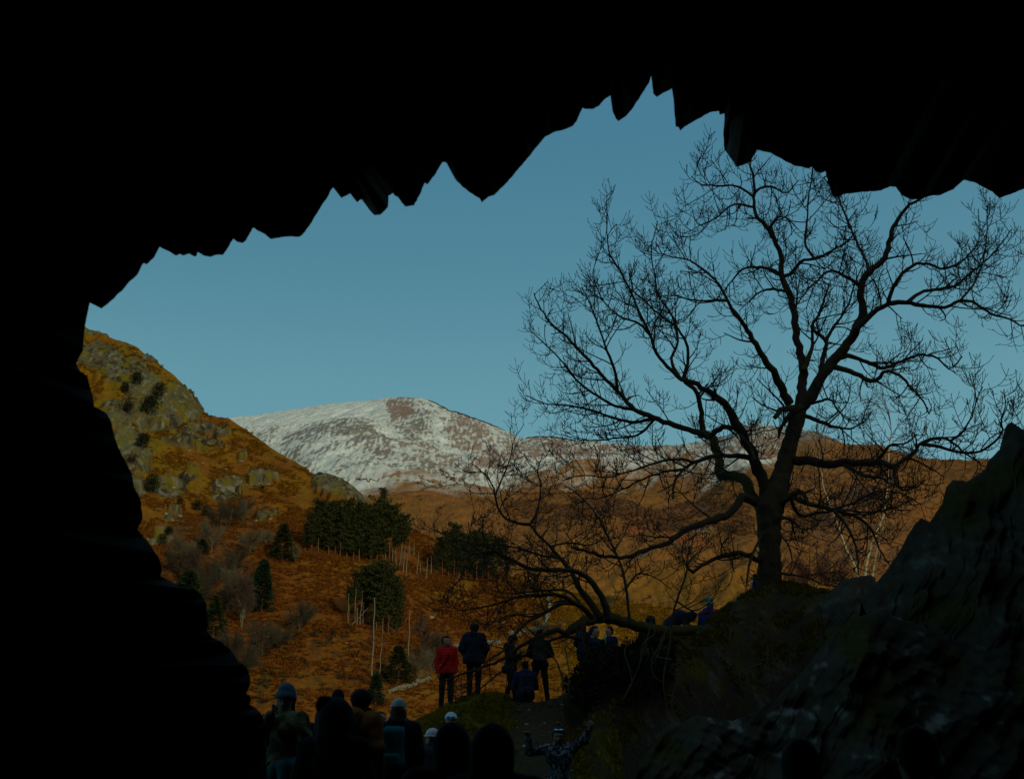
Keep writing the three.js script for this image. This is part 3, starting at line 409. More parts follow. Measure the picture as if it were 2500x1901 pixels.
// limb(start depth offset, end depth offset, start radius, end radius, points)
const limb = (z0, z1, r0, r1, pts) => { const n = pts.length - 1; return pts.map(([x, y], i) => [x, y, mix(r0, r1, Math.pow(i / n, 0.8)), mix(z0, z1, i / n)]); };
{
  const D = 32.2, T0 = [[1879, 1490, 40, 0], [1879, 1462, 31, 0], [1880, 1430, 28, 0], [1880, 1364, 26, 0], [1879, 1310, 25.5, 0], [1877, 1275, 28, 0], [1880, 1240, 33, 0], [1889, 1205, 31, 0], [1907, 1164, 23, 0.1], [1921, 1114, 20, 0.2], [1932, 1071, 18.5, 0.2], [1946, 1025, 19, 0.2], [1953, 992, 17, 0.2]];
  const LIMBS = [
    limb(0.2, 1.2, 13, 2.2, [[1953, 996], [1958, 953], [1962, 911], [1958, 872], [1943, 814], [1940, 760], [1924, 710], [1909, 671], [1909, 629], [1897, 598], [1878, 559], [1854, 536], [1839, 505], [1843, 466], [1837, 420], [1832, 400], [1838, 378]]),
    limb(0.2, -1.0, 17, 2, [[1953, 996], [1985, 960], [2013, 911], [2056, 857], [2087, 810], [2106, 760], [2102, 698], [2121, 663], [2160, 629], [2172, 582], [2183, 551], [2203, 520], [2234, 493], [2265, 474], [2290, 455]]),
    limb(-0.5, -2.2, 8, 1.8, [[2090, 803], [2137, 760], [2168, 741], [2176, 710], [2195, 679], [2238, 644], [2265, 644], [2300, 656], [2345, 640], [2380, 605]]),
    limb(-0.6, -1.5, 7, 1.5, [[2168, 741], [2218, 737], [2253, 745], [2307, 749], [2346, 733], [2385, 741], [2416, 764], [2458, 776], [2500, 795], [2535, 800]]),
    limb(-1.0, 0.6, 5.5, 1.5, [[2218, 737], [2249, 714], [2292, 706], [2331, 698], [2369, 667], [2408, 636], [2443, 598], [2470, 560]]),
    limb(-1.0, 1.8, 3.5, 1.2, [[2346, 733], [2380, 690], [2400, 640], [2410, 570], [2412, 500]]),
    limb(-0.3, 2.4, 4.5, 2, [[2121, 663], [2118, 644], [2098, 602], [2079, 559], [2060, 513], [2050, 485], [2038, 440]]),
    limb(-0.2, -2.4, 5, 1.6, [[2102, 698], [2060, 671], [2029, 660], [1998, 683], [1971, 710], [1945, 745]]),
    limb(0, -1.8, 8, 1.6, [[2036, 895], [2079, 907], [2137, 930], [2160, 907], [2195, 915], [2222, 942], [2253, 977], [2270, 1010]]),
    limb(0, 2.2, 7, 1.5, [[2052, 872], [2079, 869], [2118, 884], [2156, 899], [2195, 884], [2253, 865], [2292, 876], [2320, 900], [2350, 870]]),
    limb(0.8, 2.8, 5, 1.5, [[1909, 671], [1878, 656], [1843, 652], [1816, 656], [1785, 687], [1760, 720]]),
    limb(0.8, -0.8, 6, 1.5, [[1909, 675], [1932, 667], [1959, 636], [1990, 632], [2021, 617], [2067, 590], [2095, 560]]),
    limb(0.4, 0.8, 4, 1.3, [[1990, 632], [1967, 598], [1971, 543], [1974, 485], [1982, 439], [1985, 400]]),
    limb(0.4, 2.4, 4.5, 1.6, [[1924, 712], [1882, 706], [1854, 714], [1825, 740]]),
    limb(0.7, -1.6, 4, 1.4, [[1878, 559], [1900, 530], [1925, 535], [1950, 560]]),
    limb(0.9, 2, 4, 1.3, [[1843, 466], [1880, 455], [1920, 470], [1950, 440]]),
    limb(1, -1.5, 3.5, 1.2, [[1841, 480], [1800, 455], [1750, 452], [1710, 450], [1688, 430]]),
    limb(0.9, -1, 3.5, 1.2, [[1839, 505], [1790, 500], [1750, 530], [1705, 548], [1690, 515]]),
    limb(0.2, -1.6, 12, 4, [[1928, 985], [1905, 935], [1878, 892], [1851, 853], [1827, 806], [1800, 768], [1777, 733]]),
    limb(-1.6, -2.6, 4, 1.3, [[1777, 733], [1750, 733], [1696, 733], [1646, 721], [1600, 725]]),
    limb(-1.6, -0.4, 4, 1.3, [[1777, 733], [1750, 687], [1717, 658], [1687, 637], [1654, 629], [1621, 621], [1600, 590]]),
    limb(0.2, 1, 7, 2, [[2003, 915], [2012, 870], [2017, 830], [1982, 799], [1998, 772], [2017, 718], [2025, 690]]),
    limb(0.6, 2, 5, 1.4, [[2017, 830], [2035, 800], [2052, 776], [2071, 745], [2087, 694], [2110, 640]]),
    limb(0.1, 0.8, 8, 3, [[1962, 905], [1975, 870], [1985, 840], [1982, 799]]),
    limb(0, -1.0, 17, 6, [[1872, 1215], [1864, 1179], [1843, 1121], [1821, 1075], [1800, 1036], [1768, 986], [1746, 964], [1717, 945], [1662, 925]]),
    limb(-1.0, -2, 5.5, 1.3, [[1662, 925], [1625, 890], [1600, 858], [1587, 817], [1558, 754], [1521, 671], [1487, 617], [1483, 575], [1481, 525]]),
    limb(-1.0, 0.8, 4.5, 1.2, [[1662, 925], [1640, 880], [1655, 830], [1640, 770], [1608, 720], [1598, 670], [1590, 610], [1606, 540]]),
    limb(-1, -3, 4, 1.2, [[1587, 817], [1560, 790], [1510, 770], [1470, 730], [1450, 680]]),
    limb(0, 2.6, 15, 10, [[1868, 1240], [1836, 1211], [1821, 1175], [1793, 1161], [1761, 1157], [1754, 1121], [1736, 1068], [1711, 1057]]),
    limb(2.4, 3.4, 9, 1.5, [[1720, 1060], [1686, 1050], [1650, 1039], [1600, 1021], [1550, 1000], [1508, 954], [1467, 912], [1425, 867], [1383, 821], [1342, 787], [1321, 754], [1304, 715]]),
    limb(2.6, 1.6, 8, 1.4, [[1716, 1058], [1714, 1030], [1711, 989], [1700, 957], [1670, 925], [1680, 880], [1675, 837], [1650, 796], [1608, 767], [1560, 720], [1530, 700]]),
    limb(3, 4.4, 5, 1.2, [[1600, 1021], [1550, 1030], [1500, 1020], [1440, 1000], [1390, 990], [1330, 985], [1285, 965]]),
    limb(3, 2.2, 4.5, 1.2, [[1550, 1000], [1500, 990], [1450, 960], [1410, 930], [1370, 880], [1320, 830], [1290, 800]]),
    limb(2.8, 1, 4.5, 1.2, [[1508, 954], [1500, 900], [1480, 850], [1460, 790], [1440, 740], [1420, 700]]),
    limb(3, 5, 4, 1.1, [[1600, 1021], [1560, 1060], [1500, 1070], [1430, 1075], [1370, 1060]]),
    limb(1, -1.5, 8, 3, [[1735, 1064], [1768, 1042], [1800, 1050], [1830, 1090], [1845, 1125]]),
    limb(0.3, -2, 8, 2.5, [[1843, 1121], [1821, 1116], [1793, 1113], [1743, 1114], [1696, 1128], [1668, 1146], [1648, 1174], [1643, 1217]]),
    limb(-1.2, -3, 4, 1.2, [[1668, 1146], [1630, 1150], [1580, 1165], [1530, 1190], [1470, 1215], [1420, 1215]]),
    limb(-1.2, -3.4, 4, 1.2, [[1696, 1128], [1650, 1120], [1600, 1130], [1540, 1150], [1480, 1165], [1430, 1160], [1380, 1170]]),
    limb(0, -2.8, 12, 3, [[1845, 1225], [1811, 1214], [1793, 1243], [1757, 1264], [1721, 1275], [1686, 1289], [1650, 1311], [1633, 1325], [1570, 1344], [1532, 1360], [1494, 1360], [1443, 1350], [1396, 1334]]),
    limb(0, -1.0, 8, 3.5, [[1862, 1372], [1850, 1366], [1821, 1353], [1793, 1350], [1757, 1361], [1721, 1375], [1689, 1396], [1676, 1378]]),
    limb(0.2, -1.6, 13, 7, [[1922, 1120], [1971, 1125], [2025, 1132], [2064, 1130], [2100, 1128], [2144, 1127], [2183, 1140]]),
    limb(-1.0, -2.0, 5, 1.6, [[2140, 1127], [2157, 1107], [2173, 1087], [2209, 1084], [2240, 1060]]),
    limb(-0.7, -2.6, 6, 2, [[2060, 1132], [2108, 1160], [2154, 1166], [2185, 1190]]),
    limb(-1.6, -0.4, 7, 2, [[2183, 1140], [2213, 1120], [2236, 1104], [2249, 1081], [2295, 1069], [2321, 1076], [2354, 1104], [2393, 1128]]),
    limb(-1.0, -2.8, 5, 1.2, [[2249, 1083], [2295, 1091], [2327, 1101], [2386, 1104], [2426, 1081], [2448, 1055], [2445, 1025], [2455, 992], [2452, 950]]),
    limb(-1.0, -3, 3.5, 1.2, [[2321, 1076], [2350, 1055], [2375, 1015], [2386, 970]]),
    limb(-1.6, -3, 5, 1.5, [[2183, 1140], [2190, 1180], [2205, 1195], [2235, 1190], [2260, 1170]]),
    limb(0, -1, 12, 4, [[1895, 1245], [1907, 1229], [1929, 1211], [1957, 1200], [1968, 1215], [1979, 1234]]),
    limb(-0.4, -2.4, 7, 1.6, [[1935, 1212], [1971, 1229], [2029, 1243], [2061, 1275], [2082, 1311], [2095, 1364], [2096, 1403]]),
    limb(-1, -1, 5, 1.4, [[2029, 1243], [2098, 1264], [2131, 1297], [2147, 1336], [2170, 1376]]),
    limb(-0.4, 2.4, 5, 1.3, [[1929, 1215], [1954, 1257], [2007, 1250], [2060, 1245], [2120, 1250], [2180, 1240], [2230, 1215]]),
    limb(-1, 1.2, 4, 1.2, [[2029, 1243], [2080, 1230], [2140, 1200], [2200, 1205], [2250, 1230]]),
    limb(0, 1.6, 5, 1.5, [[1900, 1262], [1930, 1268], [1955, 1290], [1962, 1305]]),
    limb(0.2, 2, 6, 1.8, [[1960, 1012], [2007, 1029], [2043, 1043], [2079, 1046], [2110, 1030]]),
    limb(0.2, -2, 4.5, 1.4, [[1982, 985], [2025, 975], [2046, 1000], [2060, 1020]]),
    limb(0.2, -1.4, 10, 6, [[1938, 1000], [1925, 996], [1908, 1000], [1893, 1018]]),
    limb(0.2, -1.2, 6, 3, [[1930, 1010], [1912, 1035], [1903, 1055], [1902, 1068]]),
    limb(0, -1.4, 4, 1.4, [[1868, 1300], [1848, 1330], [1830, 1380], [1826, 1430]]),
    limb(0, -1.2, 3, 1, [[1902, 1300], [1925, 1330], [1935, 1370], [1925, 1400]]),
    limb(0, -1.2, 3, 1, [[1904, 1400], [1945, 1405], [1985, 1415], [2010, 1430]]),
  ];
  const tree = new THREE.Group(); const foot = at(1879, 1455, D); tree.position.set(0, 0, 0);
  const r = rng(41), T = new Tubes(), grown = [];
  const tr = new Tubes(), tl = smoothLine(traced(T0, D), 0.06); tr.tube(tl.pts, tl.rad, 56, 0.24, 3);
  for (const a of [0.3, 1.7, 2.9, 4.2, 5.3]) { const o = at(1879, 1448, D), e = o.clone().add(V3(Math.cos(a) * 0.9, -0.55, Math.sin(a) * 0.9)); tr.tube([o, o.clone().lerp(e, 0.4).add(V3(0, 0.06, 0)), e], [0.2, 0.14, 0.05], 8, 0.2, a); }
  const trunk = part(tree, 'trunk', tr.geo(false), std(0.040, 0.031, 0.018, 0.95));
  LIMBS.forEach((L, i) => {
    const s = smoothLine(traced(L, D), 0.16); const j = rng(100 + i); const wob = s.rad[0] * 0.5 + 0.02;
    s.pts.forEach((p, k) => { if (k > 1 && k < s.pts.length - 1) { p.x += (j() - 0.5) * wob * 0.6; p.y += (j() - 0.5) * wob * 0.6; p.z += (j() - 0.5) * wob; } });
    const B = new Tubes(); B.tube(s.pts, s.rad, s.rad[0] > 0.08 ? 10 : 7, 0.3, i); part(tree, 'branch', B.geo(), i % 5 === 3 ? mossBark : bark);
    grown.push({ ...s, k0: L[0][2] > 9 ? 0.4 : 0.18, dens: L[0][2] > 9 ? 0.7 : 1 });
  });
  const boughs = sideBoughs(T, r, grown, 0.46, 1.15, 0.032, 0.013, 0.17, 0.05);
  growTwigs(T, r, [...grown.map(q => ({ ...q, dens: q.dens * 0.7 })), ...boughs], { step: 2, gap: 0.30, len: 0.85, r: 0.0135, up: 0.0, droop: -0.10, tip: 0.32, wav: 0.07, pair: 0.35, twig: 0.34, twigUp: 0.0, twigTip: 0.36, tips: true, tipP: 0.10, bud: true });
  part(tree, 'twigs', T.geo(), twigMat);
  thing(tree, 'ash_tree', 'large bare tree with spreading dark limbs on the mossy bank', 'tree');
}
{ // the low tree leaning out from the bank over the people
  const D = 27.2;
  const LIMBS = [
    limb(3.6, 0, 15, 11, [[1790, 1556], [1740, 1548], [1690, 1537], [1620, 1542], [1547, 1527], [1502, 1511], [1468, 1508], [1434, 1513], [1412, 1526], [1396, 1537]]),
    limb(0, -1.5, 8, 2, [[1400, 1534], [1376, 1546], [1362, 1538], [1349, 1539], [1321, 1551], [1299, 1560], [1262, 1584], [1220, 1612], [1170, 1632], [1120, 1648], [1088, 1662]]),
    limb(0, -1, 9, 2, [[1487, 1508], [1473, 1465], [1455, 1438], [1439, 1413], [1412, 1397], [1385, 1392], [1344, 1392], [1306, 1390], [1276, 1381], [1249, 1365], [1220, 1352], [1204, 1348], [1177, 1350], [1163, 1338], [1140, 1320]]),
    limb(-0.8, -2, 4, 1.3, [[1204, 1348], [1165, 1350], [1145, 1361], [1138, 1381], [1125, 1410], [1100, 1440], [1085, 1480]]),
    limb(0, 1, 9, 2.5, [[1468, 1508], [1439, 1467], [1412, 1431], [1396, 1397], [1367, 1363], [1344, 1334], [1317, 1309], [1294, 1280]]),
    limb(1, 1.8, 4, 1.1, [[1294, 1280], [1310, 1252], [1317, 1220], [1320, 1185], [1312, 1150], [1325, 1110]]),
    limb(1, 0.2, 4.5, 1.1, [[1294, 1280], [1269, 1277], [1234, 1265], [1218, 1242], [1209, 1211], [1203, 1185], [1175, 1150], [1150, 1130]]),
    limb(1, 2.4, 3, 1, [[1209, 1211], [1225, 1170], [1245, 1120], [1252, 1085]]),
    limb(0.4, 2, 3.4, 1.1, [[1367, 1363], [1320, 1355], [1270, 1340], [1220, 1330], [1160, 1330], [1100, 1310], [1050, 1290]]),
    limb(0.2, 1.5, 3.2, 1.1, [[1344, 1334], [1390, 1325], [1440, 1330], [1480, 1310]]),
    limb(0, -1.6, 7, 1.5, [[1446, 1508], [1423, 1483], [1398, 1469], [1373, 1454], [1333, 1451], [1294, 1454], [1254, 1460], [1208, 1476], [1159, 1485], [1120, 1490]]),
    limb(0, 1.2, 4, 1.2, [[1423, 1483], [1390, 1445], [1340, 1440], [1290, 1445], [1240, 1448], [1200, 1440]]),
    limb(0, -2.4, 6, 1.5, [[1403, 1471], [1367, 1474], [1340, 1490], [1306, 1508], [1287, 1519], [1267, 1537], [1249, 1558], [1226, 1590], [1198, 1606], [1165, 1640], [1130, 1680]]),
    limb(0.2, -1.0, 5, 1.3, [[1430, 1560], [1412, 1560], [1389, 1554], [1367, 1557], [1344, 1564], [1321, 1578], [1294, 1590], [1255, 1620], [1210, 1650], [1160, 1690], [1110, 1705]]),
    limb(0, -2, 3.4, 1.1, [[1340, 1490], [1300, 1505], [1260, 1500], [1210, 1515], [1180, 1540]]),
    limb(0.4, 1.4, 4, 1.3, [[1538, 1524], [1526, 1417], [1510, 1363], [1488, 1318], [1469, 1277], [1443, 1239], [1410, 1205], [1380, 1185]]),
    limb(0.2, 1, 3.4, 1.1, [[1636, 1540], [1652, 1467], [1665, 1432], [1678, 1385], [1665, 1350], [1670, 1320]]),
    limb(0.2, -0.6, 2.6, 1, [[1652, 1467], [1690, 1490], [1720, 1480], [1750, 1455]]),
    limb(0.4, 0.5, 2.6, 1, [[1526, 1440], [1560, 1400], [1600, 1410], [1640, 1440]]),
    limb(-0.2, -0.6, 4, 1.3, [[1434, 1513], [1420, 1540], [1425, 1570], [1432, 1600]]),
    limb(-0.2, -1.2, 2.6, 0.9, [[1321, 1551], [1335, 1585], [1362, 1620], [1372, 1660], [1378, 1700]]),
  ];
  const tree = new THREE.Group(), r = rng(97), T = new Tubes(), grown = [];
  LIMBS.forEach((L, i) => {
    const s = smoothLine(traced(L, D), 0.12), j = rng(300 + i), wob = s.rad[0] * 0.4; s.pts.forEach((p, k) => { if (k > 1) { p.x += (j() - 0.5) * wob; p.y += (j() - 0.5) * wob; p.z += (j() - 0.5) * wob; } });
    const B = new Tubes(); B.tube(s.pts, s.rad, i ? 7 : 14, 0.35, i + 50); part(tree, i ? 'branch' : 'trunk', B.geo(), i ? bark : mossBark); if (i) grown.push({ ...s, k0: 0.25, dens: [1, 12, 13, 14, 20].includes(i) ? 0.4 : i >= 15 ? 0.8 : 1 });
  });
  const boughs = sideBoughs(T, r, grown, 0.34, 0.95, 0.022, 0.010, 0.22, 0.05);
  growTwigs(T, r, [...grown.map(q => ({ ...q, dens: q.dens * 0.5 })), ...boughs], { step: 2, gap: 0.17, len: 0.7, r: 0.0105, up: 0.06, droop: -0.05, tip: 0.16, wav: 0.17, pair: 0.5, twig: 0.24, twigUp: 0.1, twigTip: 0.16, tips: true, tipP: 0.28, bud: false });
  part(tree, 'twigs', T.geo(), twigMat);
  // long pale shoots hanging down from the trunk over the bank
  const hangMat = std(0.085, 0.068, 0.042, 0.9), hang = [[[1590, 1515], [1580, 1560], [1570, 1590], [1555, 1640], [1530, 1690], [1520, 1710]], [[1592, 1520], [1600, 1545], [1570, 1570], [1563, 1600]], [[1637, 1530], [1635, 1580], [1625, 1620], [1620, 1670], [1628, 1720], [1632, 1770], [1636, 1800]], [[1630, 1530], [1618, 1565], [1605, 1600], [1595, 1620]], [[1620, 1545], [1608, 1580], [1592, 1610], [1596, 1650], [1620, 1665]], [[1540, 1560], [1525, 1590], [1540, 1640], [1542, 1670], [1532, 1690], [1515, 1715]], [[1628, 1695], [1650, 1705], [1670, 1730], [1690, 1745]], [[1660, 1650], [1645, 1690], [1640, 1720], [1650, 1760]], [[1690, 1690], [1710, 1720], [1705, 1745], [1690, 1760]], [[1380, 1580], [1390, 1650], [1388, 1690], [1398, 1705]], [[1375, 1640], [1372, 1700], [1370, 1730], [1378, 1765]], [[1860, 1620], [1830, 1630], [1805, 1645], [1812, 1665], [1845, 1675]], [[1875, 1570], [1872, 1620], [1866, 1650], [1878, 1680], [1872, 1690]], [[1640, 1610], [1600, 1600], [1590, 1580]]];
  hang.forEach((L, i) => { const s = smoothLine(traced(L.map(([x, y]) => [x, y, 1.7, -0.9 - (i % 4) * 0.35]), 26.6), 0.08); s.rad = s.rad.map((v, k) => v * (1 - 0.5 * k / s.rad.length)); const H = new Tubes(); H.tube(s.pts, s.rad, 4); part(tree, 'hanging_shoot', H.geo(), hangMat); });
  thing(tree, 'leaning_tree', 'low bare tree leaning out over the bank above the group of people', 'tree');
}

// ---------------------------------------------------------------- trees, poles, shrubs and stones on the far slopes
class Leaves { // many small leaf or needle sprays
  constructor() { this.p = []; this.i = []; this.c = []; }
  spray(o, d, L, w, r, col) { // a thin three-sided tuft lying along d
    const b = this.p.length / 3, s = perp(d, r).multiplyScalar(w), e = o.clone().addScaledVector(d, L), m = o.clone().addScaledVector(d, L * 0.45), n = V3().crossVectors(d, s).normalize().multiplyScalar(w * 0.35);
    const k = 0.75 + r() * 0.5; for (const v of [o, m.clone().add(s), m.clone().sub(s), e, m.clone().add(n)]) { this.p.push(v.x, v.y, v.z); this.c.push(col[0] * k, col[1] * k, col[2] * k); }
    this.i.push(b, b + 1, b + 4, b, b + 4, b + 2, b + 3, b + 4, b + 1, b + 3, b + 2, b + 4);
  }
  geo() { const g = new THREE.BufferGeometry(); g.setAttribute('position', new THREE.BufferAttribute(new Float32Array(this.p), 3)); g.setAttribute('color', new THREE.BufferAttribute(new Float32Array(this.c), 3)); g.setIndex(new THREE.BufferAttribute(new Uint32Array(this.i), 1)); g.computeVertexNormals(); return g; }
}
const leafMat = new THREE.MeshPhysicalMaterial({ vertexColors: true, roughness: 1, specularIntensity: 0.15, side: THREE.DoubleSide });
const pineBark = std(0.11, 0.060, 0.028, 0.9), paleBark = std(0.14, 0.11, 0.06, 0.9), greyBark = std(0.070, 0.052, 0.034, 0.9), birchBark = std(0.30, 0.24, 0.13, 0.9);
function makePine(seed, bare) { // Scots pine of height 1: clear stem, flat-topped layered crown from `bare` upward
  const g = new THREE.Group(), r = rng(seed), T = new Tubes(), Lv = new Leaves(), lean = (r() - 0.5) * 0.05;
  const st = []; for (let k = 0; k <= 8; k++) st.push(V3(lean * k / 8 + (r() - 0.5) * 0.008, k / 8 * 0.96 - 0.02, (r() - 0.5) * 0.008)); T.tube(st, st.map((_, k) => 0.0095 * (1 - 0.75 * k / 8)), 6);
  const B = new Tubes(), n = 40;
  for (let a = 0; a < n; a++) {
    const h = bare + (0.97 - bare) * Math.pow((a + r() * 0.6) / n, 0.9), f = (h - bare) / (1 - bare), reach = 0.185 * (0.4 + 0.6 * sstep(0, 0.55, f)) * (1 - 0.55 * sstep(0.8, 1.05, f)) * (0.35 + r() * 0.95), an = a * 2.4 + r();
    const o = V3(lean * h, h, 0), d = V3(Math.cos(an), 0.25 + 0.5 * f * r(), Math.sin(an)).normalize(), q = shoot(B, r, o, d, reach, 0.004, 0.0015, 3, 4, 0.02, 0.16, 0.1);
    for (let k = 1; k < q.length; k++) for (let m = 0; m < 13; m++) { const c = q[k].clone().add(V3((r() - 0.5) * 0.075, (r() - 0.5) * 0.026, (r() - 0.5) * 0.075)); Lv.spray(c, V3(r() - 0.5, r() * 0.9 - 0.1, r() - 0.5).normalize(), 0.03 + r() * 0.02, 0.011, r, [0.024, 0.028, 0.007]); }
  }
  part(g, 'trunk', T.geo(), pineBark); part(g, 'boughs', B.geo(), pineBark); part(g, 'crown', Lv.geo(), leafMat); return g;
}
function makeConifer(seed, wide, col) { // dense conical evergreen of height 1
  const g = new THREE.Group(), r = rng(seed), T = new Tubes(), Lv = new Leaves();
  T.tube([V3(0, -0.02, 0), V3(0.003, 0.5, 0), V3(0, 0.97, 0)], [0.016, 0.011, 0.002], 6);
  for (let a = 0; a < 330; a++) {
    const h = 0.05 + 0.94 * Math.pow(r(), 0.85), rr = wide * (1 - Math.pow(h, 1.6)) * (0.45 + 0.6 * r()) * (1 + 0.25 * noise(h * 9, seed)), an = r() * 6.283, e = V3(Math.cos(an) * rr, h, Math.sin(an) * rr);
    for (let m = 0; m < 11; m++) { const c = e.clone().add(V3((r() - 0.5) * 0.09, (r() - 0.5) * 0.05, (r() - 0.5) * 0.09)); Lv.spray(c, V3(Math.cos(an) + r() - 0.5, -0.3 + r() * 0.8, Math.sin(an) + r() - 0.5).normalize(), 0.04 + r() * 0.025, 0.013, r, col); }
  }
  part(g, 'trunk', T.geo(), greyBark); part(g, 'crown', Lv.geo(), leafMat); return g;
}
function makeBare(seed, kind, stemMat, twMat) { // leafless broadleaf of height 1; kind: round, vase, cone
  const g = new THREE.Group(), r = rng(seed), T = new Tubes(), W = new Tubes(), stems = kind === 'vase' ? 3 : 1, tips = [];
  for (let s = 0; s < stems; s++) {
    const L = kind === 'vase' ? 0.75 : kind === 'cone' ? 0.9 : 0.3; const q = shoot(T, r, V3((r() - 0.5) * 0.02, -0.02, 0), V3(kind === 'vase' ? (s - 1) * 0.22 : (r() - 0.5) * 0.15, 1, (r() - 0.5) * 0.2), L, kind === 'round' ? 0.018 : 0.012, 0.005, 6, 7, 0, 0.05, 0.02);
    for (let k = kind === 'round' ? 3 : 2; k < q.length; k++) for (let m = 0; m < (kind === 'round' ? 4 : 4); m++) { const an = r() * 6.283, up = kind === 'vase' ? 1.0 : kind === 'cone' ? 0.7 : 0.55; tips.push([q[k], V3(Math.cos(an), up * (0.5 + r()), Math.sin(an)).normalize(), kind === 'round' ? 0.42 : kind === 'cone' ? 0.30 * (1.15 - k / q.length) : 0.30]); }
  }
  for (const [o, d, L] of tips) {
    const q = shoot(T, r, o, d, L * (0.7 + r() * 0.5), 0.006, 0.003, 4, 5, 0.03, 0.14, 0.05);
    for (let k = 2; k < q.length; k++) for (let m = 0; m < 4; m++) { const c = shoot(W, r, q[k], V3(d.x + (r() - 0.5) * 1.6, d.y + (r() - 0.4) * 1.4, d.z + (r() - 0.5) * 1.6), L * (0.25 + r() * 0.35), 0.0028, 0.0018, 3, 3, 0.02, 0.16, 0.08);
      for (const e of [1, 2, 3]) for (let h = 0; h < 2; h++) shoot(W, r, c[e], V3(d.x + (r() - 0.5) * 2, d.y + (r() - 0.4) * 1.6, d.z + (r() - 0.5) * 2), L * (0.1 + r() * 0.18), 0.0022, 0.0017, 3, 2, 0.03, 0.12); }
  }
  const tg = T.geo(), wg = W.geo(); tg.computeBoundingBox(); wg.computeBoundingBox(); const k = 1 / Math.max(tg.boundingBox.max.y, wg.boundingBox.max.y), wx = kind === 'round' ? 0.9 * 0.55 / Math.max(wg.boundingBox.max.x, -wg.boundingBox.min.x) : k; for (const q of [tg, wg]) q.scale(wx, k, wx);
  part(g, 'trunk', tg, stemMat); part(g, 'crown', wg, twMat); return g;
}
function makeShrub(seed, col) { const g = new THREE.Group(), r = rng(seed), Lv = new Leaves(), T = new Tubes();
  for (let b = 0; b < 7; b++) { const an = r() * 6.283, e = V3(Math.cos(an) * 0.3 * r(), 0.35 + r() * 0.45, Math.sin(an) * 0.3 * r()), s = 0.16 + r() * 0.16; T.tube([V3(0, -0.05, 0), e], [0.02, 0.008], 4); for (let m = 0; m < 190; m++) { const d = V3(r() - 0.5, r() - 0.5, r() - 0.5).normalize(), c = e.clone().addScaledVector(d, s * Math.cbrt(r()) * 1.15); c.y = Math.max(0.01, c.y); Lv.spray(c, V3(d.x + r() - 0.5, d.y + r() * 0.6, d.z + r() - 0.5).normalize(), 0.06, 0.022, r, col); } }
  part(g, 'stems', T.geo(), greyBark); part(g, 'crown', Lv.geo(), leafMat); return g; }
function place(proto, hill, px, py, hpx, name, label, cat, group, wide = 1, seed = 1) { // foot at px, py on the hill; hpx = height in the photograph
  const p = hill.hit(px, py); if (!p) return null; const g = proto.clone(); const s = hpx * Math.hypot(p.x, p.z) / F * 0.98; g.position.set(p.x, p.y - 0.02 * s, p.z); g.scale.set(s * wide, s, s * wide); g.rotation.y = (px * 0.37 + seed * 1.9) % 6.28; thing(g, name, label, cat, group); return g;
}
const ORD = ['first', 'second', 'third', 'fourth', 'fifth', 'sixth', 'seventh', 'eighth', 'ninth', 'tenth', 'eleventh', 'twelfth', 'thirteenth', 'fourteenth', 'fifteenth', 'sixteenth', 'seventeenth', 'eighteenth', 'nineteenth', 'twentieth', 'twenty-first', 'twenty-second'];
const nth = (list, i) => ORD[list.filter((q, k) => q[0] < list[i][0] || (q[0] === list[i][0] && k < i)).length];
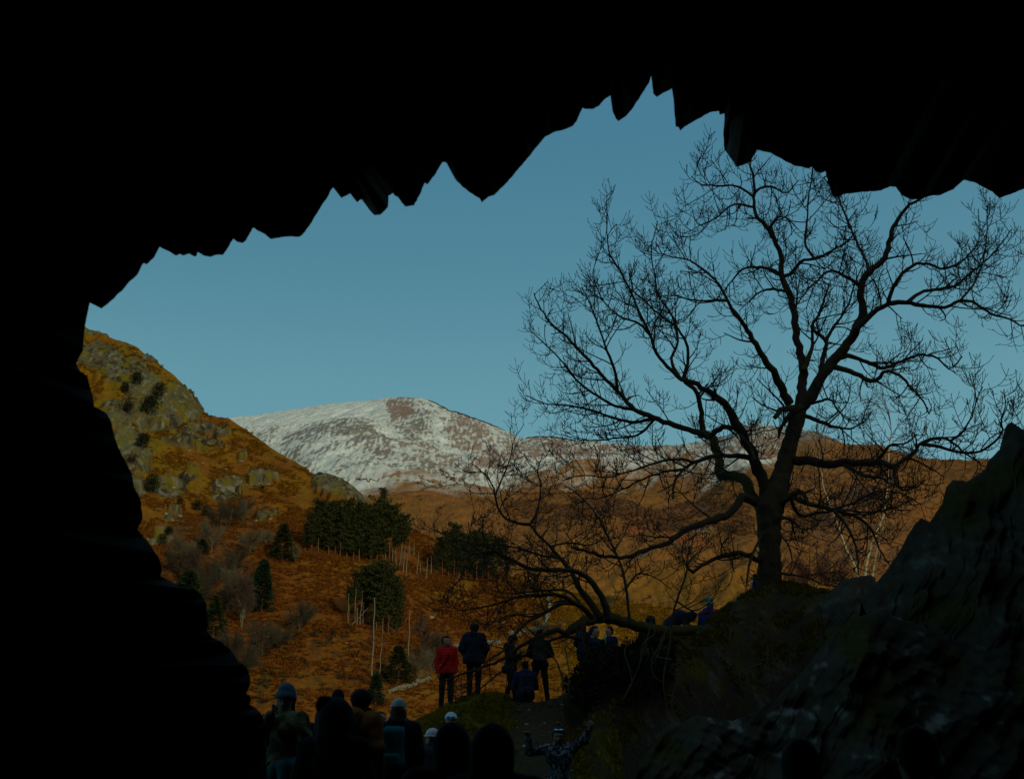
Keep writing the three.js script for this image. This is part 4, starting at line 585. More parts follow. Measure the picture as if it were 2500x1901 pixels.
{
  const pines = [makePine(1, 0.16), makePine(2, 0.22), makePine(3, 0.30), makePine(4, 0.12)], tall = [makePine(7, 0.48), makePine(8, 0.42)];
  const A = 'pine from the left in the dark clump below the rocky knoll', B = 'pine from the left in the clump above the dead trunks', Cc = 'pine from the left in the plantation behind the leaning tree';
  [[744, 1342, 82], [760, 1346, 105], [776, 1350, 122], [790, 1345, 118], [802, 1354, 128], [818, 1352, 126], [830, 1360, 134], [846, 1362, 136], [862, 1366, 142], [876, 1370, 146], [892, 1366, 142], [905, 1374, 148], [920, 1376, 150], [934, 1374, 146], [950, 1380, 152], [966, 1378, 142], [980, 1384, 138], [812, 1340, 112], [856, 1345, 118], [900, 1350, 120], [772, 1338, 92], [885, 1352, 126]].forEach(([x, y, h], i, l) =>
    place((i > 13 && i < 17 ? tall : pines)[i % (i > 13 && i < 17 ? 2 : 4)], hillA, x, y, h * (0.82 + ((i * 7) % 5) * 0.07), 'pine_tree', nth(l, i) + ' ' + A, 'pine', 'pines below the rocky knoll', 1.05, i));
  [[852, 1512, 90], [868, 1520, 118], [886, 1526, 128], [902, 1530, 158], [918, 1540, 168], [934, 1546, 172], [948, 1548, 160], [962, 1550, 150], [974, 1545, 118], [895, 1512, 116]].forEach(([x, y, h], i, l) => place((i < 4 ? tall : pines)[i % (i < 4 ? 2 : 4)], hillA, x, y, h * (0.9 + ((i * 3) % 4) * 0.05), 'pine_tree', nth(l, i) + ' ' + B, 'pine', 'pines above the dead trunks', 1.0, i + 30));
  [[1066, 1402, 92], [1080, 1408, 108], [1094, 1410, 116], [1108, 1412, 126], [1122, 1414, 136], [1136, 1416, 124], [1150, 1416, 112], [1164, 1418, 118], [1178, 1420, 130], [1192, 1420, 122], [1206, 1422, 110], [1220, 1424, 104], [1236, 1424, 92], [1115, 1400, 110], [1185, 1408, 112]].forEach(([x, y, h], i, l) => place((i % 2 ? tall : pines)[i % 2], hillA, x, y, h * (0.85 + ((i * 5) % 4) * 0.08), 'pine_tree', nth(l, i) + ' ' + Cc, 'pine', 'plantation pines behind the leaning tree', 0.9, i + 60));
  place(pines[1], hillA, 934, 1262, 76, 'pine_tree', 'lone pine on the skyline in front of the snowy mountain', 'pine', undefined, 0.95, 5);
  const dk = [0.010, 0.024, 0.010], yg = [0.022, 0.026, 0.007], con = [makeConifer(11, 0.26, yg), makeConifer(12, 0.19, dk), makeConifer(13, 0.3, [0.016, 0.028, 0.008])];
  place(con[0], hillA, 688, 1369, 94, 'conifer_tree', 'broad conical conifer standing left of the pine clump', 'conifer', undefined, 1.25, 1);
  place(con[1], hillA, 638, 1494, 128, 'conifer_tree', 'narrow dark green conifer standing alone on the lower slope', 'conifer', undefined, 1.1, 2);
  place(con[1], hillA, 916, 1722, 78, 'conifer_tree', 'small dark conifer at the foot of the dead trunks', 'conifer', undefined, 1.3, 3);
  place(con[0], hillA, 972, 1668, 90, 'conifer_tree', 'bushy low conifer right of the dead trunks', 'conifer', undefined, 1.5, 4);
  place(con[2], hillA, 455, 1500, 110, 'conifer_tree', 'ivy green conifer half hidden by the left cave wall', 'conifer', undefined, 1.4, 5);
  place(con[2], hillA, 520, 1560, 96, 'conifer_tree', 'low green conifer beside the left cave wall', 'conifer', undefined, 1.3, 6);
  place(con[2], hillA, 492, 1352, 42, 'conifer_tree', 'small round evergreen among bare trees left of the slope', 'conifer', undefined, 1.5, 7);
  const tw = std(0.050, 0.039, 0.020, 0.95), twp = std(0.070, 0.042, 0.026, 0.95), twl = std(0.105, 0.080, 0.042, 0.95);
  const R = [makeBare(21, 'round', greyBark, tw), makeBare(22, 'round', greyBark, tw)], Vs = [makeBare(23, 'vase', paleBark, twp), makeBare(24, 'vase', paleBark, twl)], Cn = [makeBare(25, 'cone', greyBark, twp)], Rl = makeBare(26, 'round', paleBark, twl);
  [[R[0], 730, 1538, 92, 1.05, 'round grey bare tree right of the narrow dark conifer'], [R[1], 640, 1600, 110, 1.0, 'round grey bare tree below the narrow dark conifer'], [R[0], 560, 1640, 120, 1.05, 'large grey bare tree above the left cave wall bulge'], [Rl, 516, 1345, 95, 0.75, 'pale bare tree on the upper left slope'], [R[1], 560, 1285, 82, 1.1, 'dark bare thicket tree below the big white boulder'], [R[0], 530, 1290, 70, 1.0, 'dark bare tree beside the thicket on the upper slope'], [Cn[0], 453, 1168, 48, 1.1, 'small purple conical bare tree on the orange slope'], [Rl, 445, 1370, 80, 0.9, 'pale bare tree nearest the left cave wall'], [Vs[0], 590, 1528, 150, 0.6, 'slender birch with pale stems beside the dark conifer'], [Vs[1], 555, 1490, 120, 0.6, 'slender grey birch among the left slope trees'], [Vs[0], 465, 1440, 120, 0.7, 'brown birch rising from the green conifer'], [R[1], 600, 1470, 110, 0.9, 'brown bare tree behind the slender birches'], [Rl, 610, 1350, 68, 1.1, 'light brown bare tree left of the broad conifer'], [Vs[1], 593, 1275, 66, 0.4, 'thin pale birch under the white boulder'], [R[0], 505, 1440, 90, 1.1, 'grey bare tree in the left slope grove'], [R[1], 545, 1420, 84, 1.0, 'brown bare tree in the left slope grove'], [Rl, 648, 1330, 50, 1.1, 'low bare bush tree above the broad conifer'], [Cn[0], 1040, 1620, 130, 0.9, 'grey bare tree behind the person in the red jacket'], [R[0], 1062, 1640, 120, 0.8, 'dark bare tree right of the dead trunks'], [Rl, 1020, 1665, 100, 0.9, 'pale bare tree beside the stone wall'], [R[1], 1030, 1292, 46, 1.1, 'brown bare tree on the skyline right of the pine clump'], [R[0], 1008, 1285, 40, 1.1, 'small brown bare tree at the right end of the pine clump'], [Rl, 720, 1372, 60, 0.5, 'thin forked bare tree beside the broad conifer'], [R[0], 1345, 1560, 60, 1.3, 'grey bare bush tree beyond the leaning tree'], [Rl, 1480, 1490, 46, 1.2, 'small bare tree on the valley field'], [R[1], 590, 1655, 100, 1.1, 'grey bare tree at the foot of the left grove'], [R[0], 685, 1590, 84, 0.9, 'grey bare tree between the two round grey trees'], [R[1], 480, 1480, 110, 0.9, 'brown bare tree rising over the left cave wall step'], [R[0], 430, 1400, 84, 1.0, 'brown bare tree above the left cave wall step'], [R[0], 575, 1400, 80, 1.0, 'brown bare tree above the narrow dark conifer'], [R[1], 595, 1250, 50, 1.1, 'dark bare tree right of the thicket']
  ].forEach(([P, x, y, h, w, label], i) => place(P, hillA, x, y, h, 'bare_tree', label, 'tree', undefined, w * 1.15, i));
  // standing dead trunks
  const poleAt = (px, y0, y1, wpx, label, group, lean = 0, arms = 0) => {
    const p = hillA.hit(px, y0); if (!p) return; const Dd = -p.z, k = Dd / F, H = (y0 - y1) * k, g = new THREE.Group(), r = rng(Math.round(px * 7 + y0)), T = new Tubes(), pts = [], rad = [];
    for (let i = 0; i <= 6; i++) { const f = i / 6; pts.push(V3(f * lean * k + (r() - 0.5) * 0.22, f * H - 0.2, (r() - 0.5) * 0.2)); rad.push(wpx * k * (0.36 - 0.2 * f)); } T.tube(pts, rad, 6); part(g, 'trunk', T.geo(), paleBark);
    for (let a = 0; a < arms; a++) { const Q = new Tubes(), f = 0.08 + 0.8 * r(), an = r() * 6.28; shoot(Q, r, V3(f * lean * k, f * H, 0), V3(Math.cos(an), -0.25 + r() * 0.5, Math.sin(an)), 1.2 + r() * 2.4, 0.06, 0.03, 4, 4, -0.03, 0.1); part(g, 'dead_branch', Q.geo(), greyBark); }
    g.position.copy(p); thing(g, 'dead_trunk', label, 'dead tree', group);
  };
  poleAt(907, 1655, 1462, 6.5, 'tallest pale bare dead trunk below the pine clump', undefined, 2, 10); poleAt(925, 1655, 1548, 4, 'thinner pale dead trunk beside the tallest one', undefined, 5, 8); poleAt(995, 1655, 1495, 6, 'pale dead trunk left of the person in the red jacket', undefined, 2, 5);
  [[940, 1368, 1324], [950, 1372, 1300], [958, 1370, 1298], [965, 1372, 1308], [975, 1380, 1281, 8], [967, 1397, 1360], [984, 1392, 1331, 4], [991, 1407, 1330, 4], [999, 1352, 1320], [1010, 1356, 1322], [1017, 1400, 1344, 4], [1040, 1410, 1358, 3], [1025, 1398, 1370], [1052, 1398, 1352]].forEach(([x, a, b, l = 0], i, L) => poleAt(x, a, b, 4.2, nth(L, i) + ' thin bare trunk from the left between the two pine stands', 'bare trunks between the pine stands', l, 1));
  [[849, 1518, 1446], [866, 1522, 1430], [878, 1524, 1440, 4], [884, 1522, 1424, 6], [872, 1525, 1480]].forEach(([x, a, b, l = 0], i, L) => poleAt(x, a, b, 4, nth(L, i) + ' thin bare trunk from the left under the lower pine clump', 'bare trunks under the lower pine clump', l, 0));
  poleAt(856, 1525, 1482, 4, 'leaning dead trunk propped against the lower pine clump', undefined, 40, 0);
  // evergreen shrubs on the crags
  const sh = [makeShrub(31, [0.012, 0.014, 0.005]), makeShrub(32, [0.013, 0.016, 0.006]), makeShrub(33, [0.034, 0.025, 0.014])];
  [[364, 1010, 58, 'large black-green shrub at the foot of the upper crag'], [386, 968, 40, 'dark shrub above the largest crag shrub'], [333, 938, 38, 'dark round shrub in the middle of the upper crag'], [304, 958, 30, 'small dark shrub at the base of the upper crag'], [345, 1092, 46, 'dark shrub on the slope below the crags'], [367, 1200, 50, 'grey green shrub beside the left cave wall'], [748, 1122, 14, 'tiny dark bush on the hill edge before the snow'], [438, 1232, 22, 'tiny dark bush among white stones'], [312, 1010, 44, 'brown heather shrub on the lower crag'], [480, 1245, 30, 'dark low bush left of the thicket'], [412, 1300, 26, 'dark bush near the lower left crag'], [395, 1330, 30, 'low brown bush touching the left cave wall'], [322, 1130, 30, 'brown bush on the left crag strip'], [505, 1262, 34, 'dark bush beside the thicket tree'], [640, 1195, 12, 'small dark tuft below the striped outcrop'], [1740, 1470, 30, 'dark shrub beside the person in the mint beanie']
  ].forEach(([x, y, h, label], i) => place(sh[i === 8 || i === 12 ? 2 : i % 2], hillA, x, y, h, 'shrub', label, 'shrub', undefined, 1.05, i));
  // loose boulders on the slope
  const rockGeo = seed => { const g = new THREE.IcosahedronGeometry(1, 3), p = g.attributes.position; for (let i = 0; i < p.count; i++) { const v = V3(p.getX(i), p.getY(i), p.getZ(i)), n = 1 + 0.35 * noise3(v.x * 1.3 + seed, v.y * 1.3, v.z * 1.3) + 0.12 * noise3(v.x * 4, v.y * 4 + seed, v.z * 4); p.setXYZ(i, v.x * n, v.y * n * 0.75, v.z * n); } g.computeVertexNormals(); return g; };
  const rg = [1, 2, 3, 4].map(rockGeo), rm = [std(0.14, 0.12, 0.07, 0.95), std(0.10, 0.085, 0.05, 0.95), std(0.19, 0.165, 0.10, 0.95)], r = rng(19);
  const stone = (px, py, wpx, label, group) => { const p = hillA.hit(px, py); if (!p) return; const k = -p.z / F * wpx / 2, m = new THREE.Mesh(rg[Math.floor(r() * 4)], rm[Math.floor(r() * 3)]); m.position.set(p.x, p.y + k * 0.25, p.z); m.scale.set(k, k * (0.8 + r() * 0.3), k); m.rotation.y = r() * 6.28; thing(m, 'boulder', label, 'boulder', group); };
  stone(555, 1192, 40, 'big pale boulder on the orange slope above the thicket'); stone(588, 1122, 13, 'lone round boulder in the golden grass'); stone(535, 1184, 12, 'small boulder left of the big pale boulder'); stone(600, 1186, 11, 'small boulder right of the big pale boulder'); stone(677, 1259, 9, 'lone grey boulder above the broad conifer'); stone(846, 1568, 10, 'white stone among the dead bracken'); stone(704, 1640, 8, 'white stone in the dark tussocks'); stone(1053, 1508, 12, 'white stone above the person in the navy coat');
  const G = 'scattered stones on the orange slope', Lb = 'small pale stone scattered on the orange slope below the crags';
  for (const [x, y, w] of [[470, 1060, 9], [485, 1075, 8], [500, 1052, 10], [520, 1085, 9], [462, 1098, 8], [540, 1092, 9], [556, 1075, 8], [430, 1080, 10], [415, 1062, 8], [445, 1110, 9], [535, 1140, 9], [552, 1146, 8], [508, 1112, 9], [640, 1182, 10], [655, 1172, 9], [632, 1168, 8], [390, 1240, 10], [405, 1252, 9], [440, 1262, 10], [420, 1270, 8], [480, 1205, 7], [330, 1205, 9], [625, 1270, 8], [660, 1262, 8], [575, 1205, 8], [530, 1210, 7], [402, 1175, 10], [425, 1182, 11], [360, 1316, 9], [372, 1328, 8], [690, 1130, 6], [610, 1155, 7], [700, 1225, 6], [495, 1128, 7], [570, 1165, 7]]) stone(x, y, w, Lb, G);
}
{ // dry stone walls across the valley: stones laid along a line
  const r = rng(63), sg = [1, 2, 3].map(s => { const g = new THREE.IcosahedronGeometry(1, 1), p = g.attributes.position; for (let i = 0; i < p.count; i++) { const v = V3(p.getX(i), p.getY(i), p.getZ(i)), n = 1 + 0.3 * noise3(v.x * 1.5 + s, v.y * 1.5, v.z * 1.5); p.setXYZ(i, v.x * n, v.y * n * 0.7, v.z * n); } g.computeVertexNormals(); return g; });
  const wm = new THREE.MeshStandardMaterial({ color: lin(0.115, 0.105, 0.066), roughness: 0.95 });
  const wall = (line, hpx, label) => {
    const P = line.map(([x, y]) => hillA.hit(x, y)).filter(Boolean); const list = [], m = new THREE.Matrix4(), q = new THREE.Quaternion(), e = new THREE.Euler();
    for (let i = 0; i + 1 < P.length; i++) { const L = P[i].distanceTo(P[i + 1]), n = Math.ceil(L / 0.55); for (let k = 0; k < n; k++) { const p = P[i].clone().lerp(P[i + 1], k / n); p.y = hillA.height(p.x, p.z); const H = hpx * -p.z / F; for (let h = 0.1; h < H; h += 0.4) { e.set(r() * 6, r() * 6, r() * 6); q.setFromEuler(e); const s = 0.30 + r() * 0.2; m.compose(V3(p.x + (r() - 0.5) * 0.4, p.y + h, p.z + (r() - 0.5) * 0.9), q, V3(s, s, s)); const g = sg[Math.floor(r() * 3)].clone().applyMatrix4(m); list.push(g); } } }
    if (list.length) { const o = new THREE.Group(); const w = part(o, 'stones', mergeGeometries(list), wm); w.userData.kind = 'stuff'; thing(o, 'stone_wall', label, 'wall'); }
  };
  wall([[1245, 1552], [1275, 1545], [1310, 1540], [1330, 1528], [1338, 1505], [1342, 1485], [1336, 1460]], 10, 'pale dry stone wall bending up the slope behind the leaning tree');
  wall([[1108, 1580], [1140, 1574], [1180, 1570], [1225, 1566]], 8, 'low dry stone wall behind the person in the navy coat');
  wall([[950, 1690], [985, 1680], [1020, 1668], [1050, 1655]], 7, 'broken stone wall beside the lower bare trees');
}
{ // birches beyond the bank on the right, standing in the sun
  const st = [[[2096, 1425], [2088, 1385], [2065, 1336], [2049, 1290], [2029, 1238], [2010, 1186], [2006, 1150], [1990, 1100]], [[2112, 1430], [2115, 1385], [2124, 1343], [2141, 1297], [2157, 1261], [2164, 1212], [2169, 1163], [2170, 1114], [2173, 1081], [2177, 1055], [2172, 1020], [2160, 985]], [[2128, 1430], [2131, 1405], [2137, 1366], [2150, 1310], [2160, 1270]]];
  const D = 112, g0 = Math.min(hillA.height(at(2100, 1425, D).x, -D), at(2100, 1425, D).y);
  st.forEach((L, i) => {
    const g = new THREE.Group(), T = new Tubes(), W = new Tubes(), r = rng(500 + i); const P = L.map(([x, y], k) => { const p = at(x, y, D + i * 2 + k * 0.2); p.r = (3.8 - 2.8 * k / (L.length - 1)) * D / F; return p; });
    const foot = P[0].clone(); foot.y = Math.min(-20, foot.y - 6); foot.r = P[0].r * 1.4; const s = smoothLine([foot, ...P], 0.6); T.tube(s.pts, s.rad, 8, 0.1, i); part(g, 'trunk', T.geo(), birchBark);
    const n = i === 2 ? 8 : 34; for (let a = 0; a < n; a++) { const f = 0.62 + 0.38 * a / n, x = f * (s.pts.length - 1), k = Math.min(s.pts.length - 2, Math.floor(x)), an = r() * 6.28, q = shoot(W, r, s.pts[k], V3(Math.cos(an), 0.9 + r() * 0.6, Math.sin(an)), 2.2 + r() * 2.2, 0.045, 0.018, 4, 6, 0.02, 0.12, -0.10);
      for (let b = 2; b < q.length; b++) for (let m = 0; m < 4; m++) shoot(W, r, q[b], V3(Math.cos(an) + (r() - 0.5) * 1.8, 0.3 + r() - 0.4, Math.sin(an) + (r() - 0.5) * 1.8), 0.9 + r() * 1.3, 0.016, 0.013, 3, 4, -0.05, 0.14, -0.16); }
    part(g, 'crown', W.geo(), std(0.10, 0.062, 0.048, 0.9)); thing(g, 'birch_tree', ['white birch leaning left behind the low rounded boulder', 'tallest white birch rising above the skyline behind the large tree', 'short white birch stem close to the stepped rock'][i], 'birch');
  });
  const sr = makeBare(71, 'round', greyBark, std(0.10, 0.042, 0.026, 0.95));
  for (const [x, y, h, label] of [[1990, 1452, 120, 'reddish brown bare shrub behind the bank'], [1955, 1455, 80, 'low reddish bare shrub right of the large trunk'], [2040, 1455, 95, 'reddish bare shrub at the foot of the birches']]) { const Dd = 98, p = at(x, y, Dd), g = sr.clone(), s = h * Dd / F; g.position.set(p.x, p.y, p.z); g.scale.setScalar(s * 1.1); g.rotation.y = x; thing(g, 'bare_shrub', label, 'shrub'); }
  // the shelf of ground these stand on
  struct(new THREE.Mesh(gridGeo(40, 20, (i, j) => { const D = mix(84, 140, j / 19), x = D * mix(0.205, 0.5, i / 39), p = at(1250 + (x / D) * F * 0.96, 1462, D); return [x, p.y - 0.4 + fbm(x / 9, D / 9) * 0.6 - Math.abs(j - 8) * 0.15 - (i < 8 ? (8 - i) ** 2 * 0.3 : 0), -D]; }), std(0.17, 0.075, 0.012, 0.95)), 'terrace');
}

{ // dead bracken and rough grass standing on the slope
  const r = rng(901), Lv = new Leaves(); for (let k = 0; k < 16; k++) { const a = r() * 6.283; Lv.spray(V3((r() - 0.5) * 0.5, 0, (r() - 0.5) * 0.5), V3(Math.cos(a) * 0.7, 0.55 + r() * 0.7, Math.sin(a) * 0.7).normalize(), 0.5 + r() * 0.4, 0.10, r, [1, 1, 1]); }
  const N = 50000, m = new THREE.InstancedMesh(Lv.geo(), leafMat, N), M = new THREE.Matrix4(), q = new THREE.Quaternion(), up = V3(0, 1, 0), c = new THREE.Color(), o = [0, 0, 0]; let n = 0;
  while (n < N) {
    const D = 150 + 330 * Math.sqrt(r()), qq = -0.5 + r() * 0.7, x = qq * D, z = -D, [hb, t] = hillA.base(qq, D); if (t > 1.0) continue;
    const [px, py] = seen(x, hb, z); if (px < -260 || px > 1750 || py > 1830) continue; if (patch(px, py, CRAG) > 0.45) continue;
    const clump = fbm(x / 9, z / 9, 3); if (clump < -0.12 + (py < 1250 ? 0.16 : 0) + r() * 0.25 - 0.1) continue;
    const up1 = sstep(1330, 1130, py); setc(o, C.bracken); mixc(o, C.rust, r() * 0.9); mixc(o, C.ochre, Math.min(1, up1 * r() + 0.2 * r() + 0.8 * sstep(1180, 1420, px))); const n3 = fbm(x / 2.6, z / 5, 3), tuss = patch(px, py, [[750, 1600, 150, 70], [820, 1660, 160, 50], [640, 1690, 120, 50]]); mixc(o, C.dark, 0.85 * tuss * sstep(0.02, 0.16, n3 + fbm(x / 14 + 9, z / 20, 4) * 0.4) + 0.5 * sstep(0.26, 0.42, n3)); const g = 0.75 + r() * 0.5;
    q.setFromAxisAngle(up, r() * 6.28); const s = 0.55 + r() * 0.9; M.compose(V3(x, hillA.height(x, z) - 0.12, z), q, V3(s, s * (0.5 + r() * 0.4), s)); m.setMatrixAt(n, M); m.setColorAt(n, c.setRGB(o[0] * g, o[1] * g, o[2] * g)); n++;
  }
  m.name = 'bracken'; m.userData.kind = 'stuff'; m.userData.label = 'dead brown bracken and rough grass over the hillside'; m.userData.category = 'bracken'; scene.add(shade(m));
}

// ---------------------------------------------------------------- plants and stones on the bank
{
  const r = rng(333), B = new Leaves(); for (let k = 0; k < 9; k++) { const a = r() * 6.283; B.spray(V3((r() - 0.5) * 0.05, -0.01, (r() - 0.5) * 0.05), V3(Math.cos(a) * 0.55, 0.7 + r() * 0.5, Math.sin(a) * 0.55).normalize(), 0.06 + r() * 0.06, 0.006, r, [1, 1, 1]); }
  const N = 52000, m = new THREE.InstancedMesh(B.geo(), leafMat, N), M = new THREE.Matrix4(), q = new THREE.Quaternion(), up = V3(0, 1, 0), c = new THREE.Color(); let n = 0, guard = 0;
  while (n < N && guard++ < 900000) {
    const D = 20 + r() * 14, qq = -0.12 + r() * 0.46, x = qq * D, z = -D; if (pathMask(x, z) > 0.35 || r() < rockMask(x, z) * 0.9 || r() > mossShadeMask(x, z, groundH(x, z, false))) continue; const f = fbm(x / 0.7, z / 0.7, 3); if (f < -0.15 + r() * 0.15 + (x > 2.2 ? 0.14 : 0)) continue;
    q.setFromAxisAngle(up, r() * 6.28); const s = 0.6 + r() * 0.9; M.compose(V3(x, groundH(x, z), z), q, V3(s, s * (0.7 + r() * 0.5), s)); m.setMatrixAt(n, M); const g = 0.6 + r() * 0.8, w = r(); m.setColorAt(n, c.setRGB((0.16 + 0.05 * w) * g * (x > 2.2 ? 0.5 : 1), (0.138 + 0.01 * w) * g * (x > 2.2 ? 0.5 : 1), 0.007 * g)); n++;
  }
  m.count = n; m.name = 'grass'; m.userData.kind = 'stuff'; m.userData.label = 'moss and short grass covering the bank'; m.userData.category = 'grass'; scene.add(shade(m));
  // loose stones on the trodden path
  const sg = new THREE.IcosahedronGeometry(1, 1), p = sg.attributes.position; for (let i = 0; i < p.count; i++) { const v = V3(p.getX(i), p.getY(i), p.getZ(i)), k = 1 + 0.35 * noise3(v.x * 1.4 + 3, v.y * 1.4, v.z * 1.4); p.setXYZ(i, v.x * k, v.y * k * 0.6, v.z * k); } sg.computeVertexNormals();
  const S = new THREE.InstancedMesh(sg, std(0.10, 0.082, 0.05, 0.95), 450); let k = 0; guard = 0; while (k < 450 && guard++ < 90000) { const D = 19 + r() * 11, x = (-0.02 + r() * 0.12) * D, z = -D; if (pathMask(x, z) < 0.3) continue; q.setFromAxisAngle(up, r() * 6.28); const s = 0.012 + 0.05 * r() * r() * r(); M.compose(V3(x, groundH(x, z) + s * 0.2, z), q, V3(s, s, s)); S.setMatrixAt(k, M); const g = 0.5 + r(); S.setColorAt(k, c.setRGB(g, g, g)); k++; }
  S.count = k; S.name = 'gravel'; S.userData.kind = 'stuff'; S.userData.label = 'small loose stones on the trodden path'; S.userData.category = 'gravel'; scene.add(shade(S));
  const bigs = [[1225, 1742, 8], [1242, 1735, 5], [1292, 1733, 6], [1286, 1768, 9], [1330, 1765, 6], [1180, 1705, 10], [1167, 1702, 7], [1282, 1822, 14], [1372, 1720, 9], [1210, 1731, 5]];
  const rg = new THREE.IcosahedronGeometry(1, 2), rp = rg.attributes.position; for (let i = 0; i < rp.count; i++) { const v = V3(rp.getX(i), rp.getY(i), rp.getZ(i)), k = 1 + 0.4 * noise3(v.x * 1.2 + 8, v.y * 1.2, v.z * 1.2); rp.setXYZ(i, v.x * k, v.y * k * 0.6, v.z * k); } rg.computeVertexNormals();
  const onBank = (px, py) => { let prev = null; for (let D = 15; D < 34; D += 0.05) { const a = at(px, py, D); if (groundH(a.x, a.z) >= a.y) return prev || a; prev = a; } return null; };
  bigs.forEach(([x, y, w], i, l) => { const a = onBank(x, y); if (!a) return; const s = w / 2 * -a.z / F, o = new THREE.Mesh(rg, std(0.30, 0.27, 0.17, 0.95)); o.position.copy(a); o.scale.set(s, s, s); o.rotation.y = x; thing(o, 'stone', nth(l, i) + ' pale stone from the left on the bank path', 'stone', 'pale stones on the path'); });
  // dark holly-like evergreen filling the hollow under the leaning trunk
  const bush = (pts, seed, label) => { const g = new THREE.Group(), L = new Leaves(), rr = rng(seed);
    for (const [x, y, D, R] of pts) { const cc = at(x, y, D), foot = V3(cc.x + (rr() - 0.5) * 0.3, groundH(cc.x, cc.z) - 0.1, cc.z); const Q = new Tubes(); Q.tube([foot, foot.clone().lerp(cc, 0.6).add(V3((rr() - 0.5) * 0.15, 0, (rr() - 0.5) * 0.15)), cc], [0.035, 0.02, 0.008], 5); part(g, 'stem', Q.geo(), bark); for (let i = 0; i < 700 * R / 0.5; i++) { const d = V3(rr() - 0.5, rr() - 0.5, rr() - 0.5).normalize(), o = cc.clone().addScaledVector(d, R * Math.cbrt(rr()) * (0.8 + 0.4 * noise(d.x * 3 + seed, d.y * 3))); L.spray(o, V3(d.x + rr() - 0.5, d.y + rr() - 0.4, d.z + rr() - 0.5).normalize(), 0.09, 0.024, rr, [0.014, 0.020, 0.008]); } }
    part(g, 'foliage', L.geo(), leafMat); thing(g, 'evergreen_bush', label, 'bush'); };
  bush([[1450, 1625, 27.2, 0.42], [1430, 1660, 27, 0.40], [1480, 1610, 27, 0.45], [1420, 1690, 27, 0.35], [1470, 1660, 26.7, 0.5], [1510, 1630, 26.6, 0.5], [1440, 1700, 26.7, 0.4], [1395, 1668, 27.4, 0.2]], 5, 'dark evergreen bush under the left part of the leaning trunk');
  bush([[1540, 1600, 26.6, 0.4], [1580, 1590, 26.8, 0.42], [1620, 1585, 27, 0.36], [1560, 1650, 26.2, 0.5], [1610, 1630, 26.4, 0.45]], 9, 'dark evergreen bush under the right part of the leaning trunk');
}

{ // walls on the far fell, seen as thin dark lines
  const wm = std(0.045, 0.040, 0.030, 0.95);
  const line = (pts, onCrest, label) => { const T = new Tubes(), r = rng(pts[0][0]), P = []; for (let i = 0; i + 1 < pts.length; i++) { const n = Math.ceil(Math.abs(pts[i + 1][0] - pts[i][0]) / 3); for (let k = 0; k < n; k++) { const x = mix(pts[i][0], pts[i + 1][0], k / n), y = mix(pts[i][1], pts[i + 1][1], k / n); let p; if (onCrest) { const D = lerpTable(hillB.tab, (x - 1250) / F / (CA + (y - 950.5) / F * SA), 1)[0]; p = at(x, y, D); p.y = hillB.height(p.x, p.z) + 0.6; } else { p = hillB.hit(x, y); if (!p) continue; p.y += 0.4; } P.push(p); } }
    T.tube(P, P.map(() => onCrest ? 0.9 + r() * 0.7 : 0.35 + r() * 0.25), 5); thing(new THREE.Mesh(T.geo(), wm), 'boundary_wall', label, 'wall'); };
  line([[955, 975], [1030, 979], [1060, 989], [1100, 1009], [1180, 1033], [1262, 1073]], true, 'dark wall along the crest of the snowy mountain');
  line([[1286, 1071], [1320, 1069], [1410, 1075]], true, 'dark wall along the low saddle right of the snowy summit');
  line([[868, 1168], [930, 1170]], false, 'thin dark wall crossing the lower snow above the lone pine');
  line([[1018, 1178], [1062, 1190], [1120, 1180]], false, 'thin dark wall crossing the snow behind the leaning tree');
}

{ // leafless scrub and heather patches on the lower slopes of the far fell
  const r = rng(717), T = new Leaves(); for (let k = 0; k < 26; k++) { const a = r() * 6.283; T.spray(V3((r() - 0.5) * 0.3, 0, (r() - 0.5) * 0.3), V3(Math.cos(a) * 0.6, 0.7 + r() * 0.8, Math.sin(a) * 0.6).normalize(), 0.6 + r() * 0.5, 0.05, r, [1, 1, 1]); }
  const N = 16000, m = new THREE.InstancedMesh(T.geo(), leafMat, N), M = new THREE.Matrix4(), q = new THREE.Quaternion(), up = V3(0, 1, 0), c = new THREE.Color(); let n = 0, guard = 0;
  const W = [[1560, 1290, 130, 45], [1480, 1250, 90, 30], [1640, 1330, 90, 30], [1420, 1310, 60, 40], [1990, 1300, 60, 22], [1700, 1250, 50, 20], [2090, 1240, 60, 20], [1300, 1280, 80, 30], [1780, 1300, 60, 30], [1900, 1250, 60, 30]];
  while (n < N && guard++ < 600000) {
    const D = 450 + 850 * r(), qq = -0.08 + r() * 0.44, x = qq * D, z = -D, [hb, t] = hillB.base(qq, D); if (t > 0.9) continue; const [px, py] = seen(x, hb, z); if (px < 1000 || px > 2350 || py > 1520) continue;
    const w = patch(px, py, W) * 0.9 + 0.12 + fbm(x / 45, z / 60, 3) * 1.2; if (w < 0.25 + r() * 0.6) continue;
    q.setFromAxisAngle(up, r() * 6.28); const s = 1.4 + r() * 2.6, g = 0.6 + r() * 0.8, red = r(); M.compose(V3(x, hillB.height(x, z) - 0.2, z), q, V3(s, s * (0.5 + r() * 0.5), s)); m.setMatrixAt(n, M); m.setColorAt(n, c.setRGB((0.075 + 0.06 * red) * g, (0.046 + 0.006 * red) * g, (0.026 - 0.012 * red) * g)); n++;
  }
  m.count = n; m.name = 'scrub'; m.userData.kind = 'stuff'; m.userData.label = 'brown leafless scrub on the far fell'; m.userData.category = 'scrub'; scene.add(shade(m));
}

